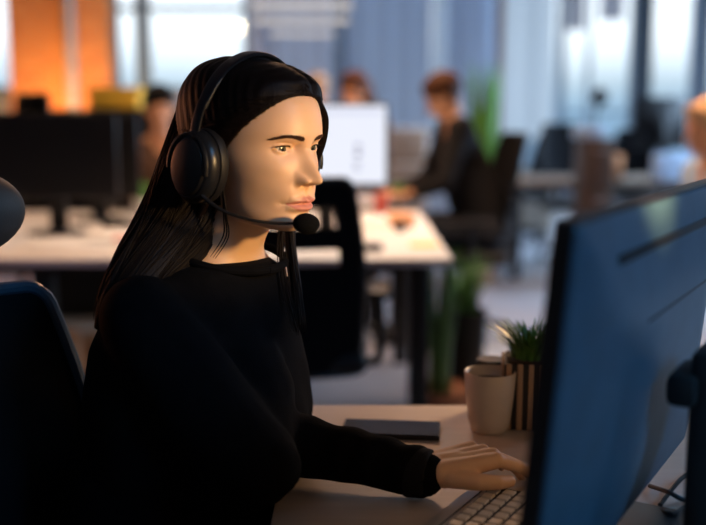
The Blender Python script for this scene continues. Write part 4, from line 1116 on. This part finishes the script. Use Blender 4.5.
# ================================================================== RIGHT BACKGROUND
desk('desk', 'long dark-legged desk at the right, behind the near monitor', 1.15, 3.4, 7.2, 8.0, M['beige'], None, [(1.22, 7.3), (1.22, 7.9), (3.3, 7.3), (3.3, 7.9)])
a = at(660, 120, 7.4)
far_monitor('black monitor standing on the right-hand desk before the bright window', 633, 688, 97, 149, 7.62, M['dark_screen'], R(14), True, rounded=True)
c_ = at(560, 135, 8.7)
office_chair('office_chair', 'black office chair at the right-hand desk, left of the brown cabinet', (at(580, 150, 8.2).x, 8.2, 0), R(-70), (.60, at(560, 124, 8.6).z), None, .2, False)
office_chair('office_chair', 'black office chair nearest the brown post at the far end of the room', (at(515, 150, 9.6).x + .05, 9.6, 0), R(140), (.60, 1.06), None, .2, False)
office_chair('office_chair', 'black office chair between the brown cabinet and the dark monitor', (at(622, 150, 9.3).x + .1, 9.3, 0), R(-110), (.60, 1.08), None, .2, False)
bc = at(593, 170, 7.0)
cb_ = thing('cabinet', 'tall brown cabinet standing on the floor below a pale blue box', 'cabinet', (bc.x, 7.0, 0))
zt2 = at(593, 139, 6.8).z
bm = BM(); box(bm, (0, 0, zt2 / 2), (.20, .36, zt2), .006); obj('cabinet_body', bm, M['brown'], cb_)
for k in range(3):
    bm = BM(); box(bm, (0, -.186, zt2 * (k + .5) / 3), (.18, .012, zt2 / 3 - .02), .003); d_ = obj('drawer', bm, M['brown'], cb_)
    bm = BM(); box(bm, (0, -.198, zt2 * (k + .5) / 3 + .1), (.08, .014, .012), .003); obj('handle', bm, M['pipe'], d_)
wb = small_box('box', 'pale blue box on top of the tall brown cabinet', 'box', 588, 132, 7.0, (.19, .2, at(588, 126, 7.0).z - zt2), M['blue_shirt'], 0, zt2)
cc = at(528, 180, 10.4)
cb_ = thing('cabinet', 'low beige cabinet at the far end of the room near the brown post', 'cabinet', (cc.x, 10.4, 0))
zt3 = at(528, 168, 10.3).z
bm = BM(); box(bm, (0, 0, zt3 / 2), (.46, .4, zt3), .006); obj('cabinet_body', bm, M['beige'], cb_)
for s in (-1, 1):
    bm = BM(); box(bm, (s * .113, -.206, zt3 / 2), (.218, .014, zt3 - .05), .003); d_ = obj('door', bm, M['beige'], cb_)
    bm = BM(); box(bm, (s * .02, -.22, zt3 / 2), (.01, .014, .1), .002); obj('handle', bm, M['pipe'], d_)
small_box('box', 'pale blue box on the right-hand desk below the dark monitor', 'box', 671, 168, 7.26, (.26, .12, .20), M['blue_shirt'], R(10))
small_box('box', 'upright orange box on the right-hand desk between cabinet and dark monitor', 'box', 614, 168, 7.4, (.09, .14, .19), M['orange'], R(5))
bc2 = at(405, 150, 7.9)
cb2 = thing('cabinet', 'beige cabinet against the far wall between the lit monitor and brown-haired man', 'cabinet', (bc2.x, 7.9, 0))
zt4 = at(405, 128, 7.7).z
bm = BM(); box(bm, (0, 0, zt4 / 2), (.34, .36, zt4), .006); obj('cabinet_body', bm, M['paper'], cb2)
for k in range(4):
    bm = BM(); box(bm, (0, -.186, zt4 * (k + .5) / 4), (.31, .012, zt4 / 4 - .02), .003); d_ = obj('drawer', bm, M['beige'], cb2)
    bm = BM(); box(bm, (0, -.198, zt4 * (k + .5) / 4 + .07), (.1, .014, .012), .003); obj('handle', bm, M['pipe'], d_)
# desk lamp with small round head
lp = at(600, 97, 7.45); lb = at(596, 130, 7.45)
dl = thing('desk_lamp', 'black desk lamp with small round head above the brown cabinet', 'lamp', (lb.x, 7.45, DZ))
bm = BM(); lathe(bm, [(0, .001), (.07, .001), (.07, .015), (0, .02)], 28); obj('lamp_base', bm, M['black_plastic'], dl)
bm = BM(); tube(bm, [(0, 0, .015), (-.015, 0, lb.z - DZ), (lp.x - lb.x, 0, lp.z - DZ)], .009, 8, 5); obj('lamp_arm', bm, M['black_metal'], dl)
bm = BM(); ball(bm, (lp.x - lb.x, 0, lp.z - DZ), .062, (1, 1, 1.15)); obj('lamp_head', bm, M['black_plastic'], dl)

# ================================================================== LIGHT
wd = bpy.data.worlds.new('World'); SC.world = wd; wd.use_nodes = True
nt = wd.node_tree; bg = nt.nodes['Background']
tc = nt.nodes.new('ShaderNodeTexCoord'); sx = nt.nodes.new('ShaderNodeSeparateXYZ'); nt.links.new(tc.outputs['Generated'], sx.inputs[0])
rp = nt.nodes.new('ShaderNodeValToRGB'); e = rp.color_ramp.elements
e[0].position = 0.47; e[0].color = (0.12, 0.20, 0.32, 1); e[1].position = 0.54; e[1].color = (0.93, 0.97, 1.0, 1)
x = e.new(0.502); x.color = (0.22, 0.34, 0.46, 1); x = e.new(0.514); x.color = (0.36, 0.45, 0.52, 1)
ma = nt.nodes.new('ShaderNodeMath'); ma.operation = 'MULTIPLY_ADD'; ma.inputs[1].default_value = .5; ma.inputs[2].default_value = .5
nt.links.new(sx.outputs['Z'], ma.inputs[0]); nt.links.new(ma.outputs[0], rp.inputs['Fac']); nt.links.new(rp.outputs['Color'], bg.inputs['Color'])
bg.inputs['Strength'].default_value = 1.75
def area(name, loc, target, size, power, col, size_y=None):
    l = bpy.data.lights.new(name, 'AREA'); l.energy = power; l.color = col; l.size = size
    if size_y: l.shape = 'RECTANGLE'; l.size_y = size_y
    o = bpy.data.objects.new(name, l); COL.objects.link(o); o.location = loc
    o.rotation_euler = (Vector(target) - Vector(loc)).to_track_quat('-Z', 'Y').to_euler(); return o
def point(name, loc, power, col, r=.05):
    l = bpy.data.lights.new(name, 'POINT'); l.energy = power; l.color = col; l.shadow_soft_size = r
    o = bpy.data.objects.new(name, l); COL.objects.link(o); o.location = loc; return o
area('assumed_cool_behind', (-1.2, -1.5, 2.6), (-.1, 1.2, 1.0), 1.4, 1.6, (0.30, 0.58, 1.0), 1.2)  # assumed cool light from behind the camera; the wall there has no window
dr_ = area('monitor_fill', (2.0, -.5, 2.5), (.36, 1.02, 1.08), .9, 2.7, (0.14, 0.50, 1.0), .9); dr_.data.spread = R(45)  # added cool light aimed at the monitor's back, no window there
ds_ = area('floor_fill', (6.2, 8.0, 2.2), (2.0, 8.0, .0), 5, 420, (0.50, 0.72, 1.0), 2.0); ds_.data.spread = R(95)  # added cool fill to turn the floor bluish; side wall has no window
area('assumed_bench_light', (.0, 4.0, 2.9), (.0, 4.1, .7), 1.0, 24, (1.0, 0.76, 0.56), .5).data.spread = R(85)  # assumed overhead light on the bench desk, no fixture modelled
area('assumed_bench_light_warm', (-1.6, 4.0, 2.9), (-1.5, 4.1, .7), 1.0, 8, (1.0, 0.55, 0.28), .5).data.spread = R(100)  # assumed warmer light over the bench's left part, no fixture there
area('blind_fill', (.3, 6.9, 3.15), (.3, 9.0, 1.7), 2.6, 48, (0.62, 0.76, 1.0), .4)  # added cool fill that brightens the blinds from inside, no fixture
area('assumed_far_light', (.2, 5.4, 2.6), (.2, 5.4, .7), 1.0, 45, (1.0, 0.52, 0.26), .5)  # assumed warm light that turns the far faces orange, no fixture
area('assumed_brick_light', (at(55, 115, 8.2).x, 8.1, 1.0), (at(55, 60, 9.0).x, 8.9, 1.55), .6, 26, (1.0, 0.55, 0.2), .2)  # assumed warm source washing the brick pier, no lamp built
area('assumed_right_light', (2.2, 4.1, 2.4), (1.7, 4.4, 1.2), .4, 11, (1.0, 0.58, 0.32)).data.spread = R(60)  # assumed warm light on the person at the right edge, source unseen
area('warm_rim', (-2.0, 2.6, 1.3), (-.2, 1.3, 1.1), .4, 9, (1.0, 0.32, 0.12))  # unseen warm light from behind left, rims the hair
point('box_fill', (ycx.x, 5.5, 2.3), 9, (1.0, 0.75, 0.4), .05)  # added out of view to brighten the yellow box, no real lamp
def spot(name, loc, target, power, col, ang, blend, r):
    l = bpy.data.lights.new(name, 'SPOT'); l.energy = power; l.color = col; l.spot_size = R(ang); l.spot_blend = blend; l.shadow_soft_size = r
    o = bpy.data.objects.new(name, l); COL.objects.link(o); o.location = loc
    o.rotation_euler = (Vector(target) - Vector(loc)).to_track_quat('-Z', 'Y').to_euler(); return o
spot('assumed_desk_light', (.42, 1.80, 1.0), (.08, 1.56, .74), 5.4, (1.0, 0.60, 0.30), 64, .6, .04)  # assumed warm spot lighting the near desk, out of sight, no lamp modelled
spot('face_key', (.62, .76, 1.255), (-.08, 1.28, 1.11), 44, (1.0, 0.62, 0.26), 25, .7, .04)  # added warm key for face and neck, off frame without a fixture

# ================================================================== CAMERA
cd = bpy.data.cameras.new('camera'); cam = bpy.data.objects.new('camera', cd); COL.objects.link(cam)
cam.location = (0, 0, CAM_H); cam.rotation_euler = (PI / 2 - PITCH, 0, 0)
cd.sensor_width = 36; cd.lens = F_PX * 36 / 706; cd.clip_start = .02
cd.dof.use_dof = True; cd.dof.focus_distance = 1.30; cd.dof.aperture_fstop = 1.8
SC.camera = cam
vs = SC.view_settings; vs.view_transform = 'Standard'; vs.look = 'None'; vs.exposure = 0; vs.gamma = 1; vs.use_curve_mapping = False
